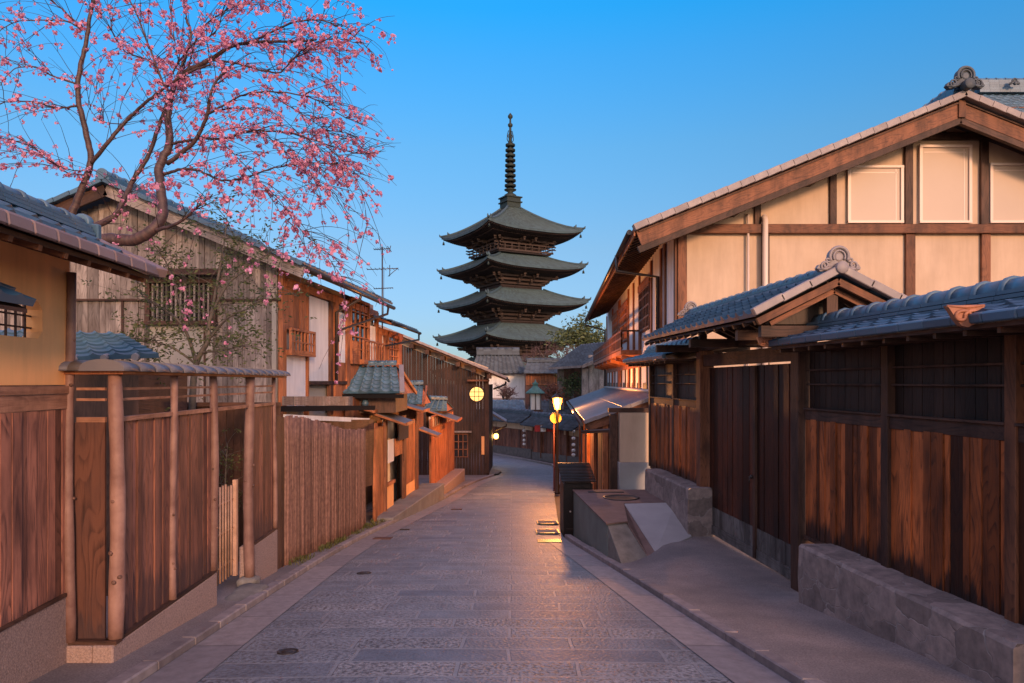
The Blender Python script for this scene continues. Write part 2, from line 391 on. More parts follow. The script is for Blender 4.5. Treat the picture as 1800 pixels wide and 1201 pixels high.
# ------------------------------------------------------------------ ground, street, kerbs
def road_mat():
    m, t, b = nodes('stone_setts')
    uv = N(t, 'ShaderNodeUVMap')
    wn = N(t, 'ShaderNodeTexNoise', i_Scale=1.6, i_Detail=1.0); t.links.new(uv.outputs[0], wn.inputs['Vector'])
    wv = N(t, 'ShaderNodeVectorMath', operation='SCALE'); wv.inputs['Scale'].default_value = .05; t.links.new(wn.outputs['Color'], wv.inputs[0])
    wa = N(t, 'ShaderNodeVectorMath', operation='ADD'); t.links.new(uv.outputs[0], wa.inputs[0]); t.links.new(wv.outputs[0], wa.inputs[1])
    br = N(t, 'ShaderNodeTexBrick'); br.offset = .43; br.squash = 1.35; br.squash_frequency = 3; br.offset_frequency = 2
    t.links.new(wa.outputs[0], br.inputs['Vector'])
    for k, v in (('Scale', 1.0), ('Mortar Size', .02), ('Mortar Smooth', .25), ('Bias', 0.0), ('Brick Width', .92), ('Row Height', .37)): br.inputs[k].default_value = v
    br.inputs['Color1'].default_value = (0, 0, 0, 1); br.inputs['Color2'].default_value = (1, 1, 1, 1); br.inputs['Mortar'].default_value = (.5, .5, .5, 1)
    c = ramp(t, br.outputs['Color'], [(0, (.095,.115,.14)), (.35, (.175,.195,.21)), (.7, (.125,.15,.172)), (1, (.23,.24,.245))])
    n = N(t, 'ShaderNodeTexNoise', i_Scale=2.4, i_Detail=7.0, i_Roughness=.65); t.links.new(uv.outputs[0], n.inputs['Vector'])
    c = mixc(t, 1.0, c, ramp(t, n.outputs['Fac'], [(.3, .68), (.7, 1.2)]), 'MULTIPLY')
    # pitting, chiselled faces
    vo = N(t, 'ShaderNodeTexVoronoi', i_Scale=34.0); t.links.new(wa.outputs[0], vo.inputs['Vector'])
    n2 = N(t, 'ShaderNodeTexNoise', i_Scale=26.0, i_Detail=3.0, i_Roughness=.6); t.links.new(uv.outputs[0], n2.inputs['Vector'])
    pit = ramp(t, n2.outputs['Fac'], [(.42, .30), (.54, 1.15)])
    # only some slabs are strongly chiselled
    amt = ramp(t, br.outputs['Color'], [(.0, .15), (.4, 1), (.6, .25), (1, 1)])
    c = mixc(t, amt, c, mixc(t, 1.0, c, pit, 'MULTIPLY'))
    amt = math_(t, 'MULTIPLY', amt, math_(t, 'SUBTRACT', 1.0, br.outputs['Fac']))
    c = mixc(t, math_(t, 'MULTIPLY', br.outputs['Fac'], .6), c, (.20,.215,.225))
    t.links.new(c, b.inputs['Base Color'])
    t.links.new(ramp(t, n2.outputs['Fac'], [(.3, .40), (.7, .66)]), b.inputs['Roughness'])
    b.inputs['Specular IOR Level'].default_value = .55
    h = math_(t, 'ADD', math_(t, 'MULTIPLY', br.outputs['Fac'], -.35), math_(t, 'MULTIPLY', math_(t, 'ADD', n2.outputs['Fac'], math_(t, 'MULTIPLY', vo.outputs['Distance'], .8)), math_(t, 'ADD', math_(t, 'MULTIPLY', amt, .8), .2)))
    bump(t, b, h, .8, .014)
    return m
M['road'] = road_mat()
def asphalt(name, col, col2):
    m, t, b = nodes(name)
    tc = N(t, 'ShaderNodeTexCoord')
    n = N(t, 'ShaderNodeTexNoise', i_Scale=1.1, i_Detail=8.0, i_Roughness=.6); t.links.new(tc.outputs['Object'], n.inputs['Vector'])
    c = mixc(t, ramp(t, n.outputs['Fac'], [(.35, 0), (.65, 1)]), col, col2)
    n2 = N(t, 'ShaderNodeTexNoise', i_Scale=75.0, i_Detail=3.0); t.links.new(tc.outputs['Object'], n2.inputs['Vector'])
    c = mixc(t, 1.0, c, ramp(t, n2.outputs['Fac'], [(.3, .6), (.7, 1.3)]), 'MULTIPLY')
    t.links.new(c, b.inputs['Base Color']); b.inputs['Roughness'].default_value = .75
    bump(t, b, n2.outputs['Fac'], .6, .006)
    return m
M['apron'] = asphalt('apron_concrete', (.24,.205,.19), (.14,.125,.12))
M['pave_edge'] = asphalt('edge_concrete', (.20,.175,.165), (.13,.115,.11))
M['soil'] = asphalt('soil', (.06,.05,.035), (.035,.03,.022))

LE = table([(-3,-2.3),(0,-2.42),(5.3,-2.67),(8.2,-2.81),(11,-2.92),(14.2,-2.95),(18,-2.62),(22,-2.13),(26,-1.72),(28,-1.35),(30,-.92),(31,-.6)])
RE = table([(-3,2.9),(0,2.6),(5.08,1.99),(10.5,1.43),(14.2,1.0),(17,1.1),(24,1.42),(30,2.2),(36,2.05)])
def sm(fn, d=.9): return lambda y: (fn(y-d)+2*fn(y)+fn(y+d))/4
LEs, REs = sm(LE), sm(RE)
# terrain sheet to the horizon
gm = MB()
ys = [-60,-20,-8,-4]+[-3+i for i in range(0,64)]+[64,70,80,95,115,160,300,700,1500]
xs = [-1500,-400,-120,-60,-30,-16,-8,-4,0,4,8,16,30,60,120,400,1500]
idx = [[gm.vert((x, y, g(y)-.10-(.0 if y < 130 else 0))) for x in xs] for y in ys]
for j in range(len(ys)-1):
    for i in range(len(xs)-1):
        gm.face([idx[j][i], idx[j][i+1], idx[j+1][i+1], idx[j+1][i]], [(0,0),(1,0),(1,1),(0,1)], .5)
tag(build('ground', gm, M['soil']), kind='structure')
# stone-paved street
rm = MB(); L = 0; prev = None; ny = 170; y0, y1 = -3.0, 31.0
cols = 12; rows = []
for j in range(ny+1):
    y = lerp(y0, y1, j/ny); a, b_ = LEs(y), REs(y)
    rows.append([rm.vert((lerp(a, b_, i/cols), y, g(y)+.025*math.sin(math.pi*i/cols))) for i in range(cols+1)])
for j in range(ny):
    ya, yb = lerp(y0, y1, j/ny), lerp(y0, y1, (j+1)/ny)
    for i in range(cols):
        def uvp(y, i): return (lerp(LEs(y), REs(y), i/cols), y)
        rm.face([rows[j][i], rows[j][i+1], rows[j+1][i+1], rows[j+1][i]], [uvp(ya, i), uvp(ya, i+1), uvp(yb, i+1), uvp(yb, i)], .5, True)
# the street bends left behind the dark house
far = [(-.6,31),(REs(31),31),(2.1,33),(2.05,36),(.6,41),(-1.35,46),(-6,50),(-15,54),(-22,56),(-22,50),(-15,47),(-6,42.5),(-2.6,38.5),(-.6,34.5)]
seg = 12
def farP(u, v):
    Lp = [(-.6,31),(-.45,32.6),(-.9,34.2),(-3.0,38.5),(-7,42.5),(-15,47),(-24,50)]
    Rp = [(REs(31),31),(2.12,33.5),(2.05,36.5),(.6,41),(-1.35,46),(-11,52),(-24,56)]
    k = v*6; i = min(int(k), 5); f_ = k-i
    a = V(*Lp[i]).lerp(V(*Lp[i+1]), f_); b_ = V(*Rp[i]).lerp(V(*Rp[i+1]), f_)
    p = a.lerp(b_, u); return (p.x, p.y, g(p.y)+.02*math.sin(math.pi*u))
base = len(rm.v)
n0 = len(rm.f)
rm.grid(farP, 6, 36, (3.2, 32), flip=False)
tag(build('road', rm, M['road']), kind='structure')
# kerbs: individual granite lengths, one structure per side
def kerb_mat():
    return plain('granite_kerb', (.25,.22,.21), .7, .16, 7, .45, bscale=45, bdist=.005, col2=(.15,.13,.13))
M['kerb'] = kerb_mat()
def kerb(name, fn, side, ya, yb, h=.075, wd=.13):
    mb = MB(); y = ya
    while y < yb:
        l = random.uniform(.55, .95); y2 = min(y+l, yb)
        p = []
        for z0 in (-.06, h):
            for (yy, o) in ((y+.005, 0), (y2-.005, 0), (y2-.005, side*wd), (y+.005, side*wd)):
                p.append((fn(yy)+o, yy, g(yy)+z0+random.uniform(-.004,.004)))
        if side > 0: p = [p[1],p[0],p[3],p[2],p[5],p[4],p[7],p[6]]
        mb.hexa(p); y = y2
    tag(build(name, mb, M['kerb'], bevel=.012), kind='structure')
kerb('kerb', LEs, -1, -2, 30.6)
kerb('kerb', REs, 1, -2, 14.1)
fk = MB()
Lk = [(2.12,33.5),(2.05,36.5),(.6,41),(-1.35,46),(-11,52)]
for a, b_ in zip(Lk, Lk[1:]):
    fk.bar((a[0]+.05,a[1],g(a[1])+.02), (b_[0]+.05,b_[1],g(b_[1])+.02), .15, .16)
tag(build('kerb', fk, M['kerb']), kind='structure')
# narrow pavement strips between kerb and walls
def strip(name, fa, fb, ya, yb, n, mat, za, zb, nu=4):
    mb = MB()
    mb.grid(lambda u, v: (lerp(fa(lerp(ya,yb,v)), fb(lerp(ya,yb,v)), u), lerp(ya,yb,v), lerp(za(lerp(ya,yb,v)), zb(lerp(ya,yb,v)), u)), nu, n, (1, 10), smooth=True)
    return tag(build(name, mb, mat), kind='structure')
strip('pavement', lambda y: -9, lambda y: LEs(y)-.12, -3, 9.0, 30, M['pave_edge'], lambda y: g(y)+.05, lambda y: g(y)+.05)
LP = table([(9,LEs(9)-.12),(14.2,LEs(14.2)-.12),(18,LEs(18)-.12),(22,LEs(22)-.12),(26,LEs(26)-.12),(28,LEs(28)-.12),(30,LEs(30)-.12),(30.6,LEs(30.6)-.12),(31.2,-.62),(32.6,-.5),(34.2,-.95),(38.5,-3.05)])
strip('pavement', lambda y: -9, LP, 9.0, 38.5, 70, M['pave_edge'], lambda y: g(y)+.05, lambda y: g(y)+.05)
WX = lambda y: 4.143-.08*y                      # plane of the board wall on the right
def ap_z(y):
    t = table([(-3,g(-3)),(0,g(0)),(5,g(5)),(7.4,g(7.4)+.02),(8.4,-2.48),(11.6,-2.53),(12.2,-2.4),(14,-2.3)]); return t(y)
am = MB()
def apF(u, v):
    y = lerp(-3, 12.2, v)
    x0, x1 = REs(y)+.12, WX(y)+.6
    lo, hi = g(y)+.065, ap_z(y)
    s = u*u*(3-2*u) if y > 8 else u
    s = min(1, s*1.35) if y < 8.5 else min(1, u*lerp(1.35, 2.4, min(1, (y-8.5)/1.5))); s = s*s*(3-2*s) if y >= 8.5 else s
    x = lerp(x0, x1, u)
    return (x, y, lerp(lo, hi, s)+.008*noise.noise((x*1.3, y*1.3, 0)))
am.grid(apF, 14, 60, (3, 15), smooth=True)
tag(build('pavement', am, M['apron']), kind='structure')
# small things lying in the road
def cover(px, py, rad, name, label, mat=None):
    # intersect the view ray with the street
    k = (HY-py)/F; y = 6
    for _ in range(60): y = (g(y)+.03)/k
    x = (px-CX)/F*y
    nrm = V(0, .104, 1).normalized()
    u = (x-LEs(y))/(REs(y)-LEs(y)); z = g(y)+.025*math.sin(math.pi*u)
    mb = MB(); mb.lathe((x, y, z-.02), [(rad*.2,0),(rad,0),(rad,.03),(rad*.9,.03),(rad*.88,.024),(rad*.6,.025),(rad*.58,.03),(rad*.1,.031)], 22, ax=nrm)
    tag(build(name, mb, mat or M['cover'], loc=(x, y, z)), label, 'cover')
cover(506,1143,.085,'valve_cover','small round iron cover in the near left paving with a chip beside it')
cover(640,1006,.10,'valve_cover','dark round iron cover in the paving beside the pole fence')
def rect_cover(px, py, w_, l_, name, label, mat, th=.03, cat='cover'):
    k = (HY-py)/F; y = 10
    for _ in range(60): y = (g(y)+.03)/k
    x = (px-CX)/F*y; u = (x-LEs(y))/(REs(y)-LEs(y)); z = g(y)+.025*math.sin(math.pi*max(0,min(1,u)))
    mb = MB(); mb.box((x,y,z+th/2-.012), (w_/2,0,0), (0,l_/2,-.104*l_/2), (0,0,th/2))
    return tag(build(name, mb, mat, loc=(x,y,z)), label, cat), x, y, z
rect_cover(673,945,.34,.30,'drain_cover','rusty rectangular cover by the left kerb past the pole fence',plain('rusty_iron',(.10,.05,.04),.6,.2,12,.3))
rect_cover(712,930,.2,.1,'valve_cover','thin dark iron cover in the left half of the street',M['cover'])
rect_cover(803,895,.3,.16,'valve_cover','rust brown cover in the far left part of the street',plain('rusty_iron2',(.10,.05,.04),.6,.2,12,.3))
# covers near the cabinet, frames coloured as yellow lamp glint
for i, (px, py, w_, l_, lab) in enumerate(((962,918,.46,.72,'paving cover, frame coloured as yellow lamp glint, nearer the lamp post of the two'), (962,934,.46,.72,'paving cover, frame coloured as yellow lamp glint, between drain grate and farther framed cover'))):
    k = (HY-py)/F; y = 14
    for _ in range(60): y = (g(y)+.03)/k
    x = (px-CX)/F*y; z = g(y)+.02
    t_ = thing('paving_cover', lab, 'cover', (x, y, z), 'yellow glint framed covers in the street')
    mb = MB(); mb.box((x,y,z), (w_/2-.02,0,0), (0,l_/2-.02,-.104*l_/2), (0,0,.012)); build('slab', mb, M['concrete'], t_)
    mb = MB()
    for sx in (-1, 1): mb.bar((x+sx*w_/2, y-l_/2, z+.104*l_/2+.004), (x+sx*w_/2, y+l_/2, z-.104*l_/2+.004), .022, .03)
    for sy in (-1, 1): mb.bar((x-w_/2+.06, y+sy*l_/2, z-sy*.104*l_/2+.004), (x+w_/2-.1, y+sy*l_/2, z-sy*.104*l_/2+.004), .022, .03)
    build('frame', mb, M['yellow_glint'], t_)
k = (HY-950)/F; y = 13
for _ in range(60): y = (g(y)+.03)/k
x = (966-CX)/F*y; z = g(y)+.02
t_ = thing('drain_grate', 'drain grate coloured as yellow lamp glint at the kerb in front of the cabinet', 'drain grate', (x,y,z))
mb = MB(); mb.box((x,y,z-.01), (.23,0,0), (0,.19,-.02), (0,0,.008)); build('pit', mb, M['metal_dark'], t_)
mb = MB()
for i in range(14): mb.bar((x-.21+i*.0323, y-.17, z+.016), (x-.21+i*.0323, y+.17, z-.018), .013, .016)
for sy in (-1,1): mb.bar((x-.23, y+sy*.18, z-sy*.019), (x+.23, y+sy*.18, z-sy*.019), .02, .02)
build('grate', mb, M['yellow_glint'], t_)
# weeds along the foot of the pole fence: nobody could count them
wm = MB()
for i in range(1500):
    y = random.uniform(10.2, 16.6); c = math.sin(y*2.1)+math.sin(y*5.3+1)
    if random.random() > .45+.3*c: continue
    x = lerp(-3.22, LEs(y)-.14, random.random()**1.5); z = g(y)+.05
    h = random.uniform(.02,.085); a = random.uniform(0,6.28); d = random.uniform(.008,.03)
    p = V(x,y,z); q = V(math.cos(a),math.sin(a),0)*.006
    s_ = V(math.cos(a+1.6),math.sin(a+1.6),0)*d
    wm.face([wm.vert(p-q), wm.vert(p+q), wm.vert(p+q*1.6+s_+V(0,0,h)), wm.vert(p-q*.5+s_*1.5+V(0,0,h))], [(0,0)]*4, random.random())
def leafmat(name, c1, c2, trans=.35):
    m, t, b = nodes(name)
    at = N(t, 'ShaderNodeAttribute', attribute_name='rnd')
    c = ramp(t, at.outputs['Fac'], [(0, c1), (1, c2)])
    t.links.new(c, b.inputs['Base Color']); b.inputs['Roughness'].default_value = .6; b.inputs['Specular IOR Level'].default_value = .25
    tr = N(t, 'ShaderNodeBsdfTranslucent'); t.links.new(c, tr.inputs[0])
    mx = N(t, 'ShaderNodeMixShader'); mx.inputs[0].default_value = trans
    t.links.new(b.outputs[0], mx.inputs[1]); t.links.new(tr.outputs[0], mx.inputs[2])
    t.links.new(mx.outputs[0], [n for n in t.nodes if n.type == 'OUTPUT_MATERIAL'][0].inputs[0])
    return m
M['weed'] = leafmat('weed', (.07,.09,.025), (.16,.15,.06))
M['leaf'] = leafmat('leaf', (.05,.075,.03), (.13,.15,.06))
M['pine'] = leafmat('pine_needles', (.06,.09,.035), (.15,.18,.08), .2)
M['redleaf'] = leafmat('red_leaf', (.12,.045,.03), (.22,.09,.05))
M['petal'] = leafmat('cherry_blossom', (.50,.14,.27), (.84,.46,.60), .4)
tag(build('weeds', wm, M['weed'], loc=(-3.1, 13, g(13))), 'low green weeds and litter along the foot of the pole fence', 'weeds', kind='stuff')

# smoother slabs laid lengthwise along both edges of the street
def edge_mat():
    m, t, b = nodes('edge_slabs')
    uv = N(t, 'ShaderNodeUVMap'); br = N(t, 'ShaderNodeTexBrick'); br.offset = .5; t.links.new(uv.outputs[0], br.inputs['Vector'])
    for k, v in (('Scale', 1.0), ('Mortar Size', .01), ('Mortar Smooth', .3), ('Bias', 0.0), ('Brick Width', 1.1), ('Row Height', .6)): br.inputs[k].default_value = v
    br.inputs['Color1'].default_value = (.19,.18,.185,1); br.inputs['Color2'].default_value = (.27,.245,.235,1); br.inputs['Mortar'].default_value = (.10,.095,.095,1)
    n = N(t, 'ShaderNodeTexNoise', i_Scale=9.0, i_Detail=8.0, i_Roughness=.7); t.links.new(uv.outputs[0], n.inputs['Vector'])
    c = mixc(t, 1.0, br.outputs['Color'], ramp(t, n.outputs['Fac'], [(.3, .65), (.7, 1.2)]), 'MULTIPLY'); t.links.new(c, b.inputs['Base Color']); b.inputs['Roughness'].default_value = .55
    bump(t, b, math_(t, 'ADD', math_(t, 'MULTIPLY', br.outputs['Fac'], -1.0), n.outputs['Fac']), .5, .008); return m
M['edge_slabs'] = edge_mat()
for side, ya, yb in ((-1, -3, 30.6), (1, -3, 14.2)):
    fn = LEs if side < 0 else REs
    mb = MB()
    mb.grid(lambda u, v: (fn(lerp(ya,yb,v))-side*(.42*u), lerp(ya,yb,v), g(lerp(ya,yb,v))+.006+.025*math.sin(math.pi*.42*u/4)), 3, int((yb-ya)*3), (1,1))
    q = []
    for f_i, f in enumerate(mb.f): q.append([(mb.v[i][1], abs(mb.v[i][0]-fn(mb.v[i][1]))) for i in f])
    mb.uv = q
    tag(build('road', mb, M['edge_slabs']), kind='structure')
# ------------------------------------------------------------------ tiled roofs
def prof_s(t):                                    # pantile: roll then trough
    if t < .34: return math.sin(math.pi*t/.34)
    return -.32*math.sin(math.pi*(t-.34)/.66)
def prof_r(t):                                    # round rib then flat pan
    if t < .4: return math.sin(math.pi*t/.4)
    return 0
def tiles(mb, Fn, cols, rows, amp=.03, step=.02, S=6, prof=prof_s, nrm=None, lip=.035, thick=.05):
    """Fn(u,v)->point, v=0 at the eave; nrm outward normal or None for numeric"""
    def nn(u, v):
        if nrm is not None: return nrm
        e = 1e-3; a = Fn(max(u-e,0), v); b = Fn(min(u+e,1), v); c = Fn(u, max(v-e,0)); d = Fn(u, min(v+e,1))
        n = (Vector(b)-Vector(a)).cross(Vector(d)-Vector(c)).normalized()
        return n if n.z > 0 else -n
    lines = []; nu = cols*S
    for j in range(rows):
        for v, st in ((j/rows, step), (min(1, (j+1)/rows), .0)):
            ln = []
            for i in range(nu+1):
                u = i/nu; t = (i % S)/S if i < nu else 0
                p = Vector(Fn(u, v)); n = nn(u, v)
                ln.append(mb.vert(p+n*(prof(t)*amp+st)))
            lines.append(ln)
    rr = {}
    for j in range(len(lines)-1):
        for i in range(nu):
            k = (i//S, j//2)
            if k not in rr: rr[k] = random.random()
            q = [lines[j][i], lines[j][i+1], lines[j+1][i+1], lines[j+1][i]]
            mb.face(q, [(0,0),(.05,0),(.05,.2),(0,.2)], rr[k], (j % 2 == 0) and S > 3)
    # eave lip and underside
    lo = []; 
    for i in range(nu+1):
        p = Vector(Fn(i/nu, 0)); n = nn(i/nu, 0); lo.append(mb.vert(p-n*lip))
    for i in range(nu):
        mb.face([lo[i], lo[i+1], lines[0][i+1], lines[0][i]], [(0,0),(.05,0),(.05,.05),(0,.05)], rr[(i//S, 0)])
    un = 10
    for i in range(un):
        for j in range(6):
            q = [Vector(Fn(a, b)) - nn(a, b)*lip for a, b in ((i/un, j/6), ((i+1)/un, j/6), ((i+1)/un, (j+1)/6), (i/un, (j+1)/6))]
            mb.face([mb.vert(p) for p in q][::-1], [(0,0)]*4, .2)
def plane(e0, e1, r1, r0):
    e0, e1, r1, r0 = map(Vector, (e0, e1, r1, r0))
    n = (e1-e0).cross(r0-e0).normalized()
    if n.z < 0: n = -n
    return (lambda u, v: e0.lerp(e1, u).lerp(r0.lerp(r1, u), v)), n
def tiled_slope(name, e0, e1, r1, r0, parent, mat, tw=.26, tl=.24, amp=.03, step=.022, S=6, prof=prof_s, lip=.035):
    Fn, n = plane(e0, e1, r1, r0)
    cols = max(2, round((Vector(e1)-Vector(e0)).length/tw)); rows = max(2, round((Vector(r0)-Vector(e0)).length/tl))
    mb = MB(); tiles(mb, Fn, cols, rows, amp, step, S, prof, n, lip)
    return build(name, mb, mat, parent)
def ridge(name, p0, p1, parent, mat, r=.08, seg=.28, courses=2, cw=.2, ch=.045, ring=True):
    p0, p1 = Vector(p0), Vector(p1); d = (p1-p0).normalized(); L = (p1-p0).length; up = V(0,0,1)
    mb = MB()
    for c in range(courses):
        k = int(L/seg); w_ = cw-.03*c
        for i in range(max(k,1)):
            a = p0+d*(L*i/max(k,1)+.003); b = p0+d*(L*(i+1)/max(k,1)-.003); z = up*(ch*(c+.5))
            mb.bar(a+z, b+z, w_, ch-.008)
    top = up*(courses*ch)
    n = max(1, round(L/seg))
    for i in range(n):
        a = p0+d*(L*i/n)+top; b = p0+d*(L*(i+1)/n)+top
        mb.tube([a, a+(b-a)*.5, b], [r, r*.985, r*.96], 14)
        if ring: mb.tube([a-d*.025, a-d*.018, a+d*.018, a+d*.025], [r*1.02, r*1.16, r*1.16, r*1.02], 14)
    return build(name, mb, mat, parent)
def oni(c, right, fwd, s, parent, mat, name='ridge_end_tile'):
    """ornamental end tile: arched plaque with a rim, side scrolls, feet, and the round tile nose"""
    c = Vector(c); rt = Vector(right).normalized(); fw = Vector(fwd).normalized(); up = V(0,0,1)
    def q(x, z, f=0): return c+rt*x*s+up*z*s+fw*f*s
    mb = MB()
    # body
    prof = []
    for k in range(0, 19):
        a = math.pi*k/18; prof.append((.44*math.cos(a), .52+.44*math.sin(a)))
    prof += [(-.46,.30),(-.62,.22),(-.86,.20),(-.95,.04),(-.80,-.10),(-.50,-.06),(-.32,.06),(.32,.06),(.50,-.06),(.80,-.10),(.95,.04),(.86,.20),(.62,.22),(.46,.30)]
    poly = [q(x, z, -.14) for x, z in prof]
    # fan of quads from the centre: keep the prism as an n-gon
    mb.prism(poly, fw*.26*s)
    def ring(cx, cz, r0, a0, a1, rr, f, n=18):
        mb.tube([q(cx+r0*math.cos(lerp(a0,a1,k/n)), cz+r0*math.sin(lerp(a0,a1,k/n)), f) for k in range(n+1)], rr*s, 7)
    ring(0,.54,.40,-.5,math.pi+.5,.075,.14,22)
    ring(0,.54,.25,-.6,math.pi+.6,.045,.16,18)
    mb.lathe(q(0,.52,.10), [(.20*s,0),(.19*s,.03*s),(.12*s,.05*s)], 16, ax=fw)
    for sg in (-1, 1):
        pts = [q(sg*(.60+ (.19-.16*k/20)*math.cos(3.9*k/10-1.0)), .16+(.19-.16*k/20)*math.sin(3.9*k/10-1.0), .15) for k in range(21)]
        mb.tube(pts, .05*s, 6)
        pts = [q(sg*(.48+(.15-.12*k/16)*math.cos(3.6*k/8+2.2)), .40+(.13-.11*k/16)*math.sin(3.6*k/8+2.2), .15) for k in range(17)]
        mb.tube(pts, .045*s, 6)
        mb.tube([q(sg*.35,.08,.12), q(sg*.6,.0,.14), q(sg*.9,.0,.12)], [.07*s,.08*s,.03*s], 7)
    o = build(name, mb, mat, parent)
    nb = MB(); nb.lathe(q(0,.02,.05), [(.26*s,0),(.26*s,.42*s),(.235*s,.45*s),(.03*s,.46*s)], 22, ax=fw)
    build('round_end_tile', nb, mat, parent)
    return o
def verge(name, a, b, parent, mat, w_=.16, h=.09, n=5, nrm=(0,0,1)):
    """stepped row of verge tiles running from a (low) to b (high)"""
    a, b = Vector(a), Vector(b); mb = MB(); d = (b-a)/n
    for i in range(n):
        mb.bar(a+d*i+d*-.02, a+d*(i+1)+d*.05+V(0,0,.012), w_, h, nrm)
    return build(name, mb, mat, parent, bevel=.008)
def boards(mb, x0, y0, x1, y1, zb, zt, n, th=.022, jit=.4, prot=.012, nside=1):
    """vertical boards from (x0,y0) to (x1,y1); zb, zt are numbers or functions of t in 0..1"""
    fb = zb if callable(zb) else (lambda t: zb); ft = zt if callable(zt) else (lambda t: zt)
    a = V(x0, y0, 0); b = V(x1, y1, 0); d = (b-a).normalized(); nr = V(d.y, -d.x, 0)*nside
    ws = [1+random.uniform(-jit, jit) for _ in range(n)]; tot = sum(ws); acc = 0
    L = (b-a).length
    for w_ in ws:
        t0 = acc/tot; acc += w_; t1 = acc/tot
        gp = .004/L; o = nr*random.uniform(0, prot*1.5)
        p0 = a.lerp(b, t0+gp)+o; p1 = a.lerp(b, t1-gp)+o
        q = [p0-nr*th, p1-nr*th, p1, p0] if nside > 0 else [p0-nr*th, p1-nr*th, p1, p0]
        pts = [V(k.x,k.y,fb(tt)) for k, tt in zip(q, (t0,t1,t1,t0))]+[V(k.x,k.y,ft(tt)) for k, tt in zip(q, (t0,t1,t1,t0))]
        mb.hexa(pts)
# ================================================================== LEFT SIDE
def LX(y): return -3.067-.0624*y
def FX(y): return -2.86-.04*y
# ---- house wall with the small window, boards, pebble-dash base and a tiled coping roof
hw = thing('garden_wall', 'ochre plaster wall at far left with small window, board skirting and tiled eaves', 'wall', (LX(4), 4, g(4)))
ya, yb = 1.0, 5.48
def wallbox(mb, y0, y1, z0, z1, o0=-.12, o1=0.0):
    mb.hexa([(LX(y0)+o0,y0,z0),(LX(y0)+o1,y0,z0),(LX(y1)+o1,y1,z0),(LX(y1)+o0,y1,z0),(LX(y0)+o0,y0,z1),(LX(y0)+o1,y0,z1),(LX(y1)+o1,y1,z1),(LX(y1)+o0,y1,z1)])
wy0, wy1, wz0, wz1 = 4.55, 5.13, .31, .575
mb = MB()
wallbox(mb, ya, wy0, -.02, 1.02); wallbox(mb, wy1, yb, -.02, 1.02)
wallbox(mb, wy0, wy1, -.02, wz0); wallbox(mb, wy0, wy1, wz1, 1.02)
for (yc, zc, sy, sz) in ((wy1, wz1, -1, -1), (wy1, wz0, -1, 1), (wy0, wz1, 1, -1), (wy0, wz0, 1, 1)):
    c_ = .055
    mb.prism([(LX(yc),yc,zc),(LX(yc+sy*c_),yc+sy*c_,zc),(LX(yc),yc,zc+sz*c_)], (-.12,0,0))
build('plaster_wall', mb, M['plaster_orange'], hw)
mb = MB()
for t in (.12,.3,.48,.66,.84):
    y = lerp(wy0, wy1, t); mb.bar((LX(y)-.07,y,wz0-.01),(LX(y)-.07,y,wz1+.01),.012,.012,(1,0,0))
for t in (.3,.62): z = lerp(wz0,wz1,t); mb.bar((LX(wy0)-.085,wy0,z),(LX(wy1)-.085,wy1,z),.012,.012)
build('window_bars', mb, M['brown_wood'], hw)
mb = MB(); wallbox(mb, ya, yb, -.085, -.03, -.03, .03); wallbox(mb, ya, yb, -.20, -.09, -.03, .018)
build('rail', mb, M['fence_frame'], hw)
mb = MB(); boards(mb, LX(ya)+.004, ya, LX(yb)+.004, yb, -1.6, -.205, 34, th=.02, jit=.45)
build('board_panel', mb, M['fence_wood'], hw)
mb = MB(); wallbox(mb, ya, yb, -1.625, -1.598, -.03, .03); build('sill', mb, M['beam_dark'], hw)
mb = MB()
mb.hexa([(LX(ya)-.1,ya,g(ya)-.3),(LX(ya)+.02,ya,g(ya)-.3),(LX(yb)+.02,yb,g(yb)-.3),(LX(yb)-.1,yb,g(yb)-.3),(LX(ya)-.1,ya,-1.627),(LX(ya)+.02,ya,-1.627),(LX(yb)+.02,yb,-1.627),(LX(yb)-.1,yb,-1.627)])
build('pebble_dash_base', mb, M['aggregate'], hw)
EX = lambda y: -2.447-.0624*y
RX = lambda y: -3.17-.0624*y
y0, y1 = 1.0, 5.58
tiled_slope('tiled_roof', (EX(y0),y0,.86), (EX(y1),y1,.86), (RX(y1)+.02,y1+.3,1.2), (RX(y0)+.02,y0,1.2), hw, M['tile'], tw=.25, tl=.24, amp=.022, lip=.02)
mb = MB()
n = 20
for i in range(n):                                 # thick eave lip tiles
    a, b_ = lerp(y0,y1,i/n), lerp(y0,y1,(i+1)/n)
    mb.hexa([(EX(a)-.02,a+.004,.835),(EX(a)+.03,a+.004,.828),(EX(b_)+.03,b_-.004,.828),(EX(b_)-.02,b_-.004,.835),(EX(a)-.03,a+.004,.925),(EX(a)+.02,a+.004,.905),(EX(b_)+.02,b_-.004,.905),(EX(b_)-.03,b_-.004,.925)])
build('eave_tiles', mb, M['tile_warm_lit'], hw, bevel=.01)
verge('verge_tiles', (EX(y1)+.03,y1+.02,.86), (RX(y1)-.02,y1+.30,1.19), hw, M['tile_warm_lit'], .12, .075, 3)
mb = MB()
mb.hexa([(EX(y0)-.04,y0,.80),(LX(y0)-.12,y0,.98),(LX(y1)-.12,y1,.98),(EX(y1)-.04,y1-.03,.80),(EX(y0)-.04,y0,.83),(LX(y0)-.12,y0,1.13),(LX(y1)-.12,y1,1.13),(EX(y1)-.04,y1-.03,.83)])
build('soffit', mb, M['brown_wood'], hw)
mb = MB()
for i in range(17):
    y = lerp(1.2, 5.5, i/16); mb.bar((EX(y)-.05,y,.785),(LX(y)-.02,y,.955),.035,.035)
build('rafters', mb, M['beam'], hw)
ridge('ridge', (RX(y0),y0,1.19), (RX(5.8),5.8,1.19), hw, M['tile_cap'], r=.062, seg=.27, courses=3, cw=.26, ch=.032)
